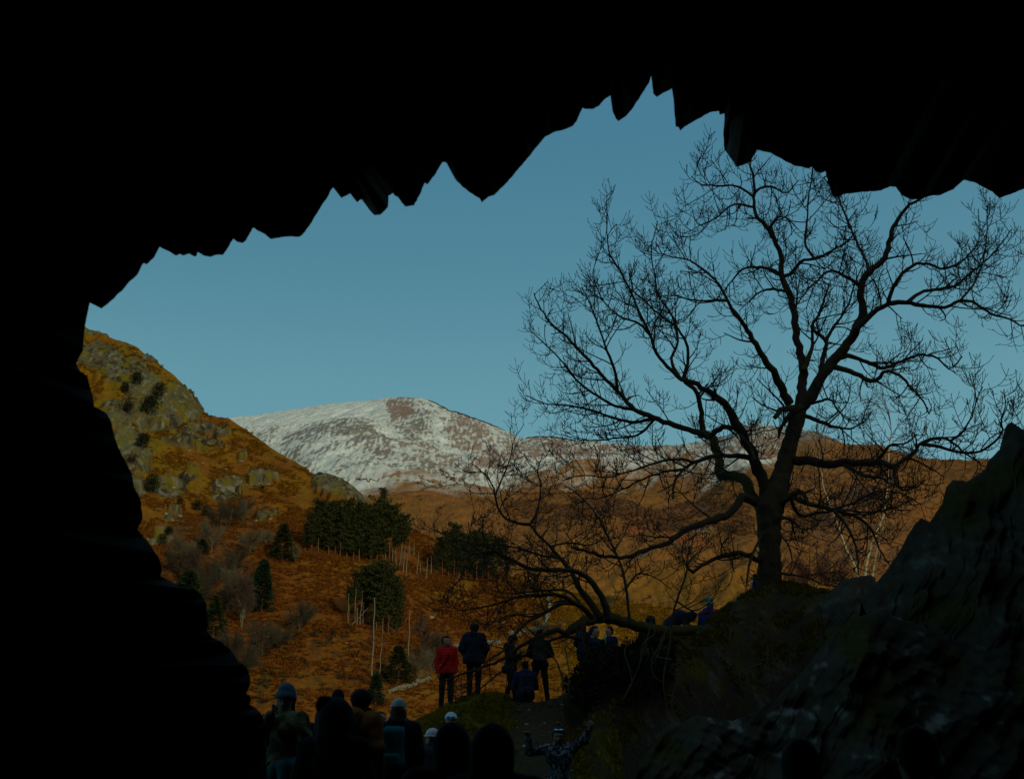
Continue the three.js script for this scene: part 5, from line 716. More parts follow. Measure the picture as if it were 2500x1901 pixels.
// ---------------------------------------------------------------- people: tapered bones joined into one surface and meshed
function sdfMesh(prims, cell, { k = 0.04, clip, disp, col } = {}) {
  const lo = [1e9, 1e9, 1e9], hi = [-1e9, -1e9, -1e9];
  const box = prims.map(P => { const l = [0, 0, 0], h = [0, 0, 0]; for (let c = 0; c < 3; c++) { if (P.c) { const m = P.rot ? Math.max(...P.r) : P.r[c]; l[c] = P.c[c] - m; h[c] = P.c[c] + m; } else { const m = Math.max(P.ra, P.rb); l[c] = Math.min(P.a[c], P.b[c]) - m; h[c] = Math.max(P.a[c], P.b[c]) + m; } if (!P.sub) { lo[c] = Math.min(lo[c], l[c]); hi[c] = Math.max(hi[c], h[c]); } } return [l, h]; });
  const pad = cell * 3 + 0.02, n = [0, 0, 0]; for (let c = 0; c < 3; c++) { lo[c] -= pad; hi[c] += pad; n[c] = Math.ceil((hi[c] - lo[c]) / cell) + 1; }
  const [nx, ny, nz] = n, f = new Float32Array(nx * ny * nz).fill(1);
  prims.forEach((P, q) => {
    const kk = P.k ?? k, m = kk + cell * 4 + 0.03, i0 = [0, 0, 0], i1 = [0, 0, 0]; for (let c = 0; c < 3; c++) { i0[c] = Math.max(0, Math.floor((box[q][0][c] - m - lo[c]) / cell)); i1[c] = Math.min(n[c] - 1, Math.ceil((box[q][1][c] + m - lo[c]) / cell)); }
    const cr = P.rot ? Math.cos(P.rot) : 1, sr = P.rot ? Math.sin(P.rot) : 0;
    for (let z = i0[2]; z <= i1[2]; z++) for (let y = i0[1]; y <= i1[1]; y++) for (let x = i0[0]; x <= i1[0]; x++) {
      const X = lo[0] + x * cell, Y = lo[1] + y * cell, Z = lo[2] + z * cell; let d;
      if (P.c) { let a = X - P.c[0], b = Y - P.c[1]; const c = Z - P.c[2]; if (P.rot) { const t = a * cr + b * sr; b = -a * sr + b * cr; a = t; } const [rx, ry, rz] = P.r, k0 = Math.hypot(a / rx, b / ry, c / rz), k1 = Math.hypot(a / (rx * rx), b / (ry * ry), c / (rz * rz)); d = k1 < 1e-6 ? -Math.min(rx, ry, rz) : k0 * (k0 - 1) / k1; }
      else { const ax = P.b[0] - P.a[0], ay = P.b[1] - P.a[1], az = P.b[2] - P.a[2], L = ax * ax + ay * ay + az * az; const t = L > 0 ? clamp(((X - P.a[0]) * ax + (Y - P.a[1]) * ay + (Z - P.a[2]) * az) / L, 0, 1) : 0; d = Math.hypot(X - P.a[0] - ax * t, Y - P.a[1] - ay * t, Z - P.a[2] - az * t) - mix(P.ra, P.rb, t); }
      const o = (z * ny + y) * nx + x, g = f[o];
      if (P.sub) f[o] = Math.max(g, -d); else { const h = Math.max(kk - Math.abs(g - d), 0) / kk; f[o] = Math.min(g, d) - h * h * kk * 0.25; }
    }
  });
  if (clip || disp) for (let z = 0; z < nz; z++) for (let y = 0; y < ny; y++) for (let x = 0; x < nx; x++) { const o = (z * ny + y) * nx + x; if (f[o] > 0.1) continue; const X = lo[0] + x * cell, Y = lo[1] + y * cell, Z = lo[2] + z * cell; if (disp) f[o] += disp(X, Y, Z); if (clip) f[o] = Math.max(f[o], clip(X, Y, Z)); }
  const id = new Int32Array(nx * ny * nz).fill(-1), pos = [], idx = [], cols = [], off = [0, 1, nx, nx + 1, nx * ny, nx * ny + 1, nx * ny + nx, nx * ny + nx + 1], E = [[0, 1], [0, 2], [0, 4], [1, 3], [1, 5], [2, 3], [2, 6], [3, 7], [4, 5], [4, 6], [5, 7], [6, 7]], o3 = [0, 0, 0];
  for (let z = 0; z < nz - 1; z++) for (let y = 0; y < ny - 1; y++) for (let x = 0; x < nx - 1; x++) {
    const o = (z * ny + y) * nx + x; let mask = 0; for (let q = 0; q < 8; q++) if (f[o + off[q]] < 0) mask |= 1 << q; if (mask === 0 || mask === 255) continue;
    let sx = 0, sy = 0, sz = 0, c = 0; for (const [a, b] of E) { const A = f[o + off[a]], B = f[o + off[b]]; if ((A < 0) === (B < 0)) continue; const t = A / (A - B); sx += mix(a & 1, b & 1, t); sy += mix(a >> 1 & 1, b >> 1 & 1, t); sz += mix(a >> 2, b >> 2, t); c++; }
    id[o] = pos.length / 3; const X = lo[0] + (x + sx / c) * cell, Y = lo[1] + (y + sy / c) * cell, Z = lo[2] + (z + sz / c) * cell; pos.push(X, Y, Z); if (col) { col(X, Y, Z, o3); cols.push(o3[0], o3[1], o3[2]); }
  }
  const quad = (a, b, c, d, flip) => { if (a < 0 || b < 0 || c < 0 || d < 0) return; if (flip) idx.push(a, c, b, b, c, d); else idx.push(a, b, c, b, d, c); };
  const sY = nx, sZ = nx * ny;
  for (let z = 1; z < nz - 1; z++) for (let y = 1; y < ny - 1; y++) for (let x = 1; x < nx - 1; x++) {
    const o = (z * ny + y) * nx + x, s = f[o] < 0;
    if (s !== (f[o + 1] < 0)) quad(id[o - sY - sZ], id[o - sZ], id[o - sY], id[o], !s);
    if (s !== (f[o + sY] < 0)) quad(id[o - 1 - sZ], id[o - sZ], id[o - 1], id[o], s);
    if (s !== (f[o + sZ] < 0)) quad(id[o - 1 - sY], id[o - sY], id[o - 1], id[o], !s);
  }
  const g = new THREE.BufferGeometry(); g.setAttribute('position', new THREE.BufferAttribute(new Float32Array(pos), 3)); if (col) g.setAttribute('color', new THREE.BufferAttribute(new Float32Array(cols), 3)); g.setIndex(idx); g.computeVertexNormals(); return g;
}
const capS = (a, b, ra, rb, k) => ({ a, b, ra, rb, k }), ell = (c, r, k, rot) => ({ c, r, k, rot });
const clothMat = new THREE.MeshPhysicalMaterial({ vertexColors: true, roughness: 0.95, specularIntensity: 0.25 }), skinMat = new THREE.MeshStandardMaterial({ vertexColors: true, roughness: 0.65 }), hairMat = new THREE.MeshPhysicalMaterial({ vertexColors: true, roughness: 0.85, specularIntensity: 0.3 });
const mid = (a, b, t) => [mix(a[0], b[0], t), mix(a[1], b[1], t), mix(a[2], b[2], t)];
const REST = { ankleL: [0.10, 0.08, -0.02], ankleR: [-0.10, 0.08, -0.02], kneeL: [0.105, 0.48, 0.02], kneeR: [-0.105, 0.48, 0.02], hipL: [0.09, 0.90, 0], hipR: [-0.09, 0.90, 0], pelvis: [0, 0.97, 0], chest: [0, 1.28, 0], neck: [0, 1.46, -0.015], head: [0, 1.628, 0.01], shL: [0.18, 1.415, -0.01], shR: [-0.18, 1.415, -0.01], elL: [0.255, 1.14, -0.04], elR: [-0.255, 1.14, -0.04], wrL: [0.25, 0.89, 0.05], wrR: [-0.25, 0.89, 0.05] };
function hand(w, e, palmSide, curl = 0.5) { // palm, four unequal fingers with a knuckle bend, a thumb from the side of the palm
  const d = V3(w[0] - e[0], w[1] - e[1], w[2] - e[2]).normalize(), s = V3(palmSide, 0, 0).addScaledVector(d, -palmSide * d.x); if (s.length() < 0.2) s.set(0, 0, 1); s.normalize(); const n = V3().crossVectors(d, s).normalize(), P = [], pt = (a, b, c) => [w[0] + d.x * a + s.x * b + n.x * c, w[1] + d.y * a + s.y * b + n.y * c, w[2] + d.z * a + s.z * b + n.z * c];
  P.push(capS(pt(0.015, 0, 0), pt(0.075, -0.016, 0), 0.026, 0.017, 0.02), capS(pt(0.02, 0, 0), pt(0.075, 0.014, 0), 0.024, 0.016, 0.02));
  [[-0.030, 0.060], [-0.011, 0.075], [0.009, 0.080], [0.028, 0.070]].forEach(([b, L]) => { const m = pt(0.08 + L * 0.5, b * 1.1, -curl * 0.015), t = pt(0.08 + L * (1 - curl * 0.35), b * 1.1, -curl * 0.05); P.push(capS(pt(0.07, b, 0), m, 0.010, 0.009, 0.006), capS(m, t, 0.009, 0.0075, 0.006)); });
  const tm = pt(0.06, 0.05, -0.012); P.push(capS(pt(0.02, 0.02, -0.004), tm, 0.013, 0.011, 0.01), capS(tm, pt(0.095, 0.056, -0.022), 0.011, 0.009, 0.006)); return P;
}
function person(o) {
  const J = { ...REST, ...(o.pose || {}) }, g = new THREE.Group(), cell = o.cell || 0.016, hc = J.head, yaw = o.look?.[0] || 0, nod = o.look?.[1] || 0, seed = o.seed || 1, skin = o.skin || [0.36, 0.20, 0.13], jk = o.jacket, r = rng(seed * 31 + 5);
  const cy = Math.cos(yaw), sy = Math.sin(yaw), cn = Math.cos(nod), sn = Math.sin(nod);
  const hp = (x, y, z) => { const y1 = y * cn - z * sn, z1 = y * sn + z * cn; return [hc[0] + x * cy + z1 * sy, hc[1] + y1, hc[2] - x * sy + z1 * cy]; };   // head frame, face toward +z
  const loc = (X, Y, Z) => { const a = X - hc[0], b = Y - hc[1], c = Z - hc[2], x = a * cy - c * sy, z1 = a * sy + c * cy; return [x, b * cn + z1 * sn, -b * sn + z1 * cn]; };
  const H = (x, y, z, rx, ry, rz, k) => ell(hp(x, y, z), [Math.abs(cy) * rx + Math.abs(sy) * rz, ry, Math.abs(cy) * rz + Math.abs(sy) * rx], k);
  // body: one continuous skin surface; the head gets a finer grid of its own
  const B = []; for (const s of ['L', 'R']) B.push(capS(J['hip' + s], J['knee' + s], 0.075, 0.05), capS(J['knee' + s], J['ankle' + s], 0.05, 0.036), capS(J['sh' + s], J['el' + s], 0.046, 0.038), capS(J['el' + s], J['wr' + s], 0.037, 0.026));
  B.push(capS(J.hipL, J.hipR, 0.10, 0.10, 0.06), capS(J.pelvis, J.chest, 0.11, 0.12, 0.06), capS(J.shL, J.shR, 0.06, 0.06, 0.06), capS(J.chest, J.neck, 0.10, 0.055, 0.05), capS(J.neck, mid(J.neck, hc, 0.6), 0.056, 0.053, 0.03));
  const head = [capS(mid(J.neck, hc, 0.1), mid(J.neck, hc, 0.7), 0.055, 0.052, 0.03), H(0, 0.022, -0.012, 0.074, 0.098, 0.095, 0.02), H(0, -0.045, 0.022, 0.058, 0.066, 0.064, 0.03), H(0, -0.085, 0.052, 0.030, 0.022, 0.026, 0.03),
    capS(hp(0, 0.012, 0.082), hp(0, -0.03, 0.102), 0.009, 0.014, 0.015), H(0.076, -0.012, -0.005, 0.012, 0.030, 0.018, 0.006), H(-0.076, -0.012, -0.005, 0.012, 0.030, 0.018, 0.006), capS(hp(-0.035, 0.026, 0.078), hp(0.035, 0.026, 0.078), 0.011, 0.011, 0.02), capS(hp(-0.018, -0.058, 0.083), hp(0.018, -0.058, 0.083), 0.008, 0.008, 0.012)];
  for (const s of [-1, 1]) head.push({ ...ell(hp(s * 0.031, 0.006, 0.094), [0.015, 0.009, 0.012]), sub: true });
  const hands = []; if (o.hands !== false) for (const s of ['L', 'R']) hands.push(...hand(J['wr' + s], J['el' + s], s === 'L' ? -1 : 1, o.curl ?? 0.6));
  const skinCol = (X, Y, Z, c) => { setc(c, skin); const [x, y, z] = loc(X, Y, Z); if (Math.abs(x) < 0.09 && Math.abs(y) < 0.13) { if (z > 0.05) { if (Math.abs(y - 0.006) < 0.005 && Math.abs(Math.abs(x) - 0.031) < 0.009) setc(c, [0.05, 0.03, 0.025]); if (Math.abs(y - 0.031) < 0.005 && Math.abs(Math.abs(x) - 0.033) < 0.016) mixc(c, [0.03, 0.02, 0.015], 0.7); if (Math.abs(y + 0.058) < 0.008 && Math.abs(x) < 0.024) setc(c, [skin[0] * 0.8, skin[1] * 0.5, skin[2] * 0.5]); } if (o.beard && y < -0.035 && z > -0.01 && Y > J.neck[1] + 0.05 && Math.hypot(x, y + 0.055) > 0.02) mixc(c, o.beard, 0.8); } };
  const geos = [sdfMesh(B, cell * 1.1, { col: skinCol }), sdfMesh(head, o.headCell || 0.008, { col: skinCol })]; if (hands.length) geos.push(sdfMesh(hands, o.headCell ? 0.005 : 0.007, { col: skinCol }));
  part(g, 'body', mergeGeometries(geos), skinMat);
  // trousers and shoes
  const tc = o.trousers || [0.015, 0.015, 0.018], fold = (X, Y, Z) => noise3(X * 14 + seed, Y * 5, Z * 14) * 0.010 + noise3(X * 5, Y * 11 + seed, Z * 5) * 0.008;
  const cloth = (base, c2, pat) => (X, Y, Z, c) => { const n = noise3(X * 9 + seed, Y * 9, Z * 9) * 0.18; setc(c, [base[0] * (1 + n), base[1] * (1 + n), base[2] * (1 + n)]); if (pat) pat(X, Y, Z, c); };
  if (!o.bust) {
    const P = [capS(J.hipL, J.hipR, 0.118, 0.118, 0.05), capS(J.pelvis, mid(J.pelvis, J.chest, 0.35), 0.122, 0.12, 0.05)]; for (const s of ['L', 'R']) P.push(capS(J['hip' + s], J['knee' + s], 0.098, 0.070), capS(J['knee' + s], J['ankle' + s], 0.072, 0.060));
    part(g, 'trousers', sdfMesh(P, cell, { k: 0.025, disp: fold, col: cloth(tc) }), clothMat);
    for (const s of ['L', 'R']) { const a = J['ankle' + s], sg = s === 'L' ? 1 : -1, tx = o.toes?.[s] || [sg * 0.03, 0, 0.17]; part(g, 'shoe', sdfMesh([capS([a[0], a[1] - 0.03, a[2] - 0.03], [a[0] + tx[0], a[1] - 0.045 + tx[1], a[2] + tx[2]], 0.048, 0.038, 0.02), capS(a, [a[0], a[1] - 0.03, a[2]], 0.052, 0.05, 0.02)], 0.014, { clip: (X, Y) => a[1] - 0.082 - Y, col: cloth(o.shoes || [0.02, 0.018, 0.016]) }), clothMat); }
  }
  // jacket
  const pf = jk.puff || 0, JP = [capS(J.shL, J.shR, 0.078 + pf * 0.6, 0.078 + pf * 0.6, 0.06), capS(mid(J.chest, J.shL, 0.45), mid(J.chest, J.shR, 0.45), 0.118 + pf, 0.118 + pf, 0.06), capS(J.pelvis, J.chest, 0.135 + pf, 0.14 + pf, 0.08), capS(J.hipL, J.hipR, 0.115 + pf, 0.115 + pf, 0.06), capS(mid(J.chest, J.neck, 0.6), J.neck, 0.095, 0.072, 0.04)];
  const down = jk.long || 0; if (down) for (const s of ['L', 'R']) JP.push(capS(J['hip' + s], mid(J['hip' + s], J['knee' + s], down), 0.115 + pf, 0.11 + pf, 0.08));
  for (const s of ['L', 'R']) JP.push(capS(J['sh' + s], J['el' + s], 0.070 + pf * 0.6, 0.060 + pf * 0.6, 0.04), capS(J['el' + s], mid(J['el' + s], J['wr' + s], 0.95), 0.060 + pf * 0.5, 0.045 + pf * 0.3, 0.025));
  if (jk.collar) JP.push(capS(J.neck, mid(J.neck, hc, 0.45), 0.085, 0.082, 0.03));
  if (jk.hood === 'down') JP.push(ell([J.neck[0], J.neck[1] + 0.02, J.neck[2] - 0.10], [0.13, 0.09, 0.085], 0.03));
  const hem = jk.hem ?? 0.86, up = J.chest[1] - J.pelvis[1] > 0.18;
  const quilt = jk.quilt ? (X, Y, Z) => -Math.abs(Math.sin(Y * Math.PI / jk.quilt)) * 0.010 : () => 0;
  part(g, jk.name || 'jacket', sdfMesh(JP, cell, { k: 0.03, disp: (X, Y, Z) => fold(X, Y, Z) * (1.1 + pf * 10) + quilt(X, Y, Z), clip: up ? (X, Y, Z) => Math.max(hem - Y, 0) * (Math.hypot(X - J.wrL[0], Z - J.wrL[2], Y - J.wrL[1]) < 0.14 || Math.hypot(X - J.wrR[0], Z - J.wrR[2], Y - J.wrR[1]) < 0.14 ? 0 : 1) - (hem < Y ? 1e-3 + Y - hem : 0) : undefined, col: cloth(jk.c, null, jk.pat) }), clothMat);
  if (jk.hood === 'up') part(g, 'hood', sdfMesh([H(0, 0.02, -0.025, 0.112, 0.128, 0.125, 0.03), capS(J.neck, hp(0, -0.08, -0.03), 0.10, 0.10, 0.05), { ...ell(hp(0, -0.01, 0.11), [0.075, 0.105, 0.08]), sub: true }], cell, { disp: fold, col: cloth(jk.c, null, jk.pat) }), clothMat);
  if (o.scarf) part(g, 'scarf', sdfMesh([0, 1, 2, 3, 4, 5, 6, 7].map(i => { const a = i / 8 * 6.283, b = (i + 1) / 8 * 6.283, q = mid(J.neck, hc, 0.28); return capS([q[0] + Math.cos(a) * 0.068, q[1], q[2] + Math.sin(a) * 0.068], [q[0] + Math.cos(b) * 0.068, q[1], q[2] + Math.sin(b) * 0.068], 0.03, 0.03, 0.02); }), 0.012, { disp: fold, col: cloth(o.scarf) }), clothMat);
  // hair and hats
  const hr = o.hair;
  if (hr) {
    const t = hr.vol || 0, HP = [H(0, 0.030, -0.022, 0.082 + t, 0.100 + t, 0.094 + t, 0.02)]; if (hr.style !== 'long') HP.push(H(0, -0.03, -0.055, 0.066 + t, 0.06, 0.05, 0.03)); else HP.push(capS(hp(0, 0.0, -0.05), hp(0, -0.2, -0.075), 0.085 + t, 0.09 + t, 0.04), capS(hp(0, -0.2, -0.075), hp(0, -(hr.len || 0.34), -0.10), 0.09 + t, 0.07, 0.04), capS(hp(0.06, 0, -0.02), hp(0.075, -0.2, -0.01), 0.035, 0.04, 0.03), capS(hp(-0.06, 0, -0.02), hp(-0.075, -0.2, -0.01), 0.035, 0.04, 0.03));
    const am = hr.style === 'curly' ? 0.028 : 0.006, fr = hr.style === 'curly' ? 26 : 40;
    part(g, 'hair', sdfMesh(HP, o.headCell || 0.009, { k: 0.02, disp: (X, Y, Z) => noise3(X * fr + seed, Y * (hr.style === 'long' ? 8 : fr), Z * fr) * am, clip: (X, Y, Z) => { const [x, y, z] = loc(X, Y, Z); const fringe = 0.072 + noise(x * 40, seed) * 0.01; return z > 0.0 && y < fringe ? Math.min(z - 0.0, fringe - y) * (hr.style === 'long' && Math.abs(x) > 0.062 ? 0 : 1) : -1; }, col: (X, Y, Z, c) => { const n = 1 + 0.4 * noise3(X * 60, Y * 14, Z * 60); setc(c, [hr.c[0] * n, hr.c[1] * n, hr.c[2] * n]); } }), hairMat);
  }
  const ht = o.hat;
  if (ht) {
    const tl = ht.tall || 0, hat = part(g, 'beanie', sdfMesh([H(0, 0.04, -0.012, 0.092, 0.096, 0.108, 0.02), H(0, 0.085 + tl, -0.03, 0.066, 0.062, 0.072, 0.05)], 0.008, { disp: (X, Y, Z) => { const [x, , z] = loc(X, Y, Z); return Math.sin(Math.atan2(x, z) * 26) * 0.0022 + noise3(X * 20, Y * 20, Z * 20) * 0.006; }, clip: (X, Y, Z) => { const [, y, z] = loc(X, Y, Z); return (0.022 + z * 0.18) - y; }, col: cloth(ht.c) }), clothMat);
    const ring = []; for (let i = 0; i < 14; i++) { const a = i / 14 * 6.283, b = (i + 1) / 14 * 6.283; ring.push(capS(hp(Math.cos(a) * 0.086, 0.036 + Math.sin(a) * 0.018, -0.012 + Math.sin(a) * 0.1), hp(Math.cos(b) * 0.086, 0.036 + Math.sin(b) * 0.018, -0.012 + Math.sin(b) * 0.1), 0.017, 0.017, 0.01)); } part(hat, 'cuff', sdfMesh(ring, 0.008, { disp: (X, Y, Z) => { const [x, , z] = loc(X, Y, Z); return Math.sin(Math.atan2(x, z) * 26) * 0.002; }, col: cloth(ht.c) }), clothMat);
    if (ht.pom) { const Lv = new Leaves(), c = V3(...hp(ht.pom[0], ht.pom[1], ht.pom[2])); for (let i = 0; i < 1800; i++) { const d = V3(r() - 0.5, r() - 0.5, r() - 0.5).normalize(); Lv.spray(c.clone().addScaledVector(d, 0.01), d, ht.pom[3] * (0.8 + r() * 0.25), 0.006, r, [0.02, 0.018, 0.017]); } part(hat, 'pompom', Lv.geo(), leafMat); }
  }
  if (o.pack) { // rucksack on the back with two straps over the shoulders
    const p = o.pack, q = mid(J.pelvis, J.chest, 0.75), bz = q[2] - 0.235 - pf, w = p.w || 0.13, hgt = p.h || 0.2, b = [];
    const top = [J.chest[0], J.chest[1] + 0.10, J.chest[2] - 0.215 - pf], bot = [mix(J.pelvis[0], J.chest[0], 0.2), mix(J.pelvis[1], J.chest[1], 0.2), mix(J.pelvis[2], J.chest[2], 0.2) - 0.23 - pf];
    b.push(capS([top[0] - w + 0.06, top[1], top[2]], [top[0] + w - 0.06, top[1], top[2]], 0.065, 0.065, 0.05), capS([bot[0] - w + 0.05, bot[1], bot[2]], [bot[0] + w - 0.05, bot[1], bot[2]], 0.085, 0.085, 0.05), capS([top[0] - w + 0.07, top[1], top[2]], [bot[0] - w + 0.06, bot[1], bot[2]], 0.075, 0.085, 0.04), capS([top[0] + w - 0.07, top[1], top[2]], [bot[0] + w - 0.06, bot[1], bot[2]], 0.075, 0.085, 0.04));
    const bag = part(g, 'rucksack', sdfMesh(b, 0.013, { disp: fold, col: cloth(p.c) }), clothMat);
    part(bag, 'pocket', sdfMesh([capS([bot[0] - w * 0.5, bot[1] + 0.07, bot[2] - 0.07], [bot[0] + w * 0.5, bot[1] + 0.07, bot[2] - 0.07], 0.05, 0.05, 0.04), capS([bot[0] - w * 0.5, bot[1], bot[2] - 0.07], [bot[0] + w * 0.5, bot[1], bot[2] - 0.07], 0.055, 0.055, 0.04)], 0.011, { disp: fold, col: cloth(p.c2 || p.c) }), clothMat);
    for (const s of [-1, 1]) { const sh = [J.neck[0] + s * 0.105, mix(J.chest[1], J.neck[1], 0.75) + 0.045 + pf, J.chest[2]]; part(bag, 'strap', sdfMesh([capS([s * 0.09 + top[0], top[1] + 0.02, top[2] + 0.04], [sh[0], sh[1] + 0.045, sh[2] - 0.03], 0.02, 0.018, 0.01), capS([sh[0], sh[1] + 0.045, sh[2] - 0.03], [sh[0] + s * 0.015, sh[1] - 0.02, sh[2] + 0.12 + pf], 0.018, 0.018, 0.01), capS([sh[0] + s * 0.015, sh[1] - 0.02, sh[2] + 0.12 + pf], [J.chest[0] + s * 0.14, J.chest[1] - 0.06, J.chest[2] + 0.12 + pf], 0.018, 0.015, 0.01)], 0.011, { col: cloth(p.c2 || p.c) }), clothMat); }
    if (p.logo) { const d = new THREE.Shape(); for (let i = 0; i <= 20; i++) { const a = i / 20 * 6.283, rr = 0.026 * (1 + 0.18 * Math.sin(a * 5)); d[i ? 'lineTo' : 'moveTo'](Math.cos(a) * rr, Math.sin(a) * rr); } const e = new THREE.ExtrudeGeometry(d, { depth: 0.006, bevelEnabled: false, curveSegments: 8 }); e.translate(top[0], top[1] - 0.06, top[2] - 0.098); part(bag, 'logo', e, std(0.35, 0.04, 0.03)); }
  }
  if (o.extra) o.extra(g, { J, hp, cloth, loc, H });
  // stand the figure where it belongs
  const [px, py, D] = o.at, t = at(px, py, D), gy = o.base ?? groundH(t.x, t.z), top0 = o.top ?? (hc[1] + 0.122 + (ht ? 0.02 + (ht.tall || 0) : hr ? 0.012 + (hr.vol || 0) : 0)), s = o.fixed ? o.fixed : clamp((t.y - gy) / top0, 0.55, 1.25);
  g.scale.setScalar(s); g.rotation.y = (o.turn || 0) + Math.atan2(t.x, -t.z) * 0; g.position.set(t.x, o.fixed ? (o.base ?? gy) : t.y - s * top0 > gy + 0.02 ? gy : t.y - s * top0, t.z);
  const ca = Math.cos(g.rotation.y), sa = Math.sin(g.rotation.y); g.position.x -= (hc[0] * ca + hc[2] * sa) * s; g.position.z -= (-hc[0] * sa + hc[2] * ca) * s;
  thing(g, 'person', o.label, 'person', o.group); g.userData.at = undefined; delete g.userData.at; return g;
}
const black = [0.012, 0.012, 0.013], navy = [0.012, 0.017, 0.040], dark = [0.018, 0.016, 0.014];
const inPockets = { elL: [0.30, 1.16, -0.02], elR: [-0.30, 1.16, -0.02], wrL: [0.20, 0.95, 0.13], wrR: [-0.20, 0.95, 0.13] }, handsFront = { elL: [0.29, 1.15, 0.02], elR: [-0.29, 1.15, 0.02], wrL: [0.08, 1.08, 0.25], wrR: [-0.08, 1.10, 0.25] };
// --- on the rim of the bank
person({ at: [1091, 1551, 28.4], turn: 0.12, look: [0.55, 0], headCell: 0.006, cell: 0.014, seed: 1, curl: 0.8, skin: [0.34, 0.19, 0.115], pose: { ankleL: [0.11, 0.08, 0], ankleR: [-0.12, 0.08, 0.03], shL: [0.165, 1.41, -0.01], shR: [-0.165, 1.41, -0.01], elL: [0.232, 1.13, -0.03], elR: [-0.235, 1.13, -0.02], wrL: [0.215, 0.875, 0.05], wrR: [-0.21, 0.875, 0.06] },
  jacket: { c: [0.46, 0.010, 0.012], puff: 0.004, hem: 0.83, collar: true, quilt: 0.07 }, scarf: [0.06, 0.06, 0.058], trousers: [0.012, 0.012, 0.016], hair: { style: 'short', c: [0.012, 0.010, 0.009], vol: 0.006 }, label: 'person in a red jacket standing on the rim facing the cave',
  extra: (g, { J }) => part(g, 'bag_strap', sdfMesh([capS([0.12, 1.47, 0.06], [0.02, 1.22, 0.185], 0.016, 0.016), capS([0.02, 1.22, 0.185], [-0.17, 0.95, 0.13], 0.016, 0.016)], 0.01, { col: (X, Y, Z, c) => setc(c, black) }), clothMat) });
person({ at: [1158, 1520, 28.9], turn: Math.PI - 0.15, look: [0.35, 0.05], cell: 0.014, seed: 2, pose: inPockets, jacket: { name: 'coat', c: [0.010, 0.015, 0.030], puff: 0.05, hem: 0.80, collar: true, hood: 'down', long: 0.12 }, trousers: black, hair: { style: 'short', c: [0.012, 0.011, 0.010], vol: 0.004 }, label: 'broad person in a navy hooded coat standing with back turned' });
person({ at: [1252, 1549, 29.2], turn: 1.25, look: [0.05, 0.55], cell: 0.014, seed: 3, skin: [0.30, 0.17, 0.11], curl: 0.9, pose: { head: [0, 1.60, 0.06], elL: [0.24, 1.14, 0.06], elR: [-0.24, 1.14, 0.06], wrL: [0.08, 1.27, 0.30], wrR: [-0.06, 1.22, 0.30], ankleL: [0.1, 0.08, 0.10], ankleR: [-0.1, 0.08, -0.10] }, jacket: { c: [0.018, 0.020, 0.017], puff: 0.015, hem: 0.80, hood: 'down', long: 0.1 }, trousers: black, hair: { style: 'curly', c: [0.012, 0.010, 0.008], vol: 0.035 }, label: 'curly haired person looking down at a phone on the rim',
  extra: (g, { cloth }) => part(g, 'shoulder_bag', sdfMesh([capS([-0.22, 0.86, -0.10], [-0.24, 0.86, 0.08], 0.085, 0.085), capS([-0.22, 0.80, -0.10], [-0.24, 0.80, 0.08], 0.085, 0.085)], 0.014, { col: cloth(navy) }), clothMat) });
{ const t = at(1272, 1583, 29.1), m = new THREE.Mesh(new THREE.BoxGeometry(0.012, 0.15, 0.075), new THREE.MeshStandardMaterial({ color: lin(0.5, 0.5, 0.5), roughness: 0.2, metalness: 0.3 })); m.position.copy(t); m.rotation.set(0.3, 0.2, 0.9); thing(m, 'phone', 'pale phone held by the curly haired person', 'phone'); }
person({ at: [1282, 1626, 28.7], turn: Math.PI + 0.1, cell: 0.014, seed: 4, hands: false, top: 0.80, pose: { pelvis: [0, 0.16, 0], hipL: [0.09, 0.13, 0.03], hipR: [-0.09, 0.13, 0.03], kneeL: [0.15, 0.42, 0.34], kneeR: [-0.15, 0.40, 0.36], ankleL: [0.12, 0.08, 0.56], ankleR: [-0.12, 0.08, 0.56], chest: [0, 0.46, 0.02], neck: [0, 0.635, 0.02], head: [0, 0.79, 0.04], shL: [0.175, 0.585, 0.02], shR: [-0.175, 0.585, 0.02], elL: [0.25, 0.34, 0.10], elR: [-0.25, 0.34, 0.10], wrL: [0.13, 0.36, 0.36], wrR: [-0.13, 0.36, 0.36] }, jacket: { c: [0.012, 0.018, 0.055], puff: 0.02, hem: 0.05, hood: 'down' }, trousers: black, hair: { style: 'short', c: [0.014, 0.011, 0.009] }, pack: { c: [0.015, 0.022, 0.05], c2: [0.02, 0.028, 0.06], w: 0.14 }, label: 'person in a blue jacket sitting on the ground with back turned' });
person({ at: [1318, 1536, 29.2], turn: Math.PI - 0.1, look: [0, 0.25], cell: 0.014, seed: 5, hands: false, pose: { ...handsFront, ankleL: [0.24, 0.08, -0.02], ankleR: [-0.18, 0.08, 0.0], kneeL: [0.17, 0.48, 0.02], kneeR: [-0.13, 0.48, 0.03] }, jacket: { c: [0.014, 0.014, 0.016], puff: 0.02, hem: 0.86, hood: 'down' }, trousers: [0.013, 0.012, 0.014], hair: { style: 'short', c: [0.012, 0.011, 0.01], vol: 0.006 }, pack: { c: [0.025, 0.028, 0.034], c2: [0.04, 0.044, 0.05] }, label: 'person with legs apart wearing a grey rucksack on the rim' });
person({ at: [1424, 1525, 29.9], turn: 2.5, cell: 0.016, seed: 6, pose: inPockets, jacket: { name: 'coat', c: [0.012, 0.020, 0.038], puff: 0.03, hem: 0.6, hood: 'up', long: 0.6 }, label: 'person in a navy raised hood at the left end of the dark bush' });
person({ at: [1452, 1527, 30.4], turn: 0.9, look: [0.2, 0.3], cell: 0.016, seed: 7, pose: handsFront, jacket: { c: [0.014, 0.020, 0.045], puff: 0.02 }, hair: { style: 'short', c: dark }, label: 'person in blue holding something small under the leaning trunk' });
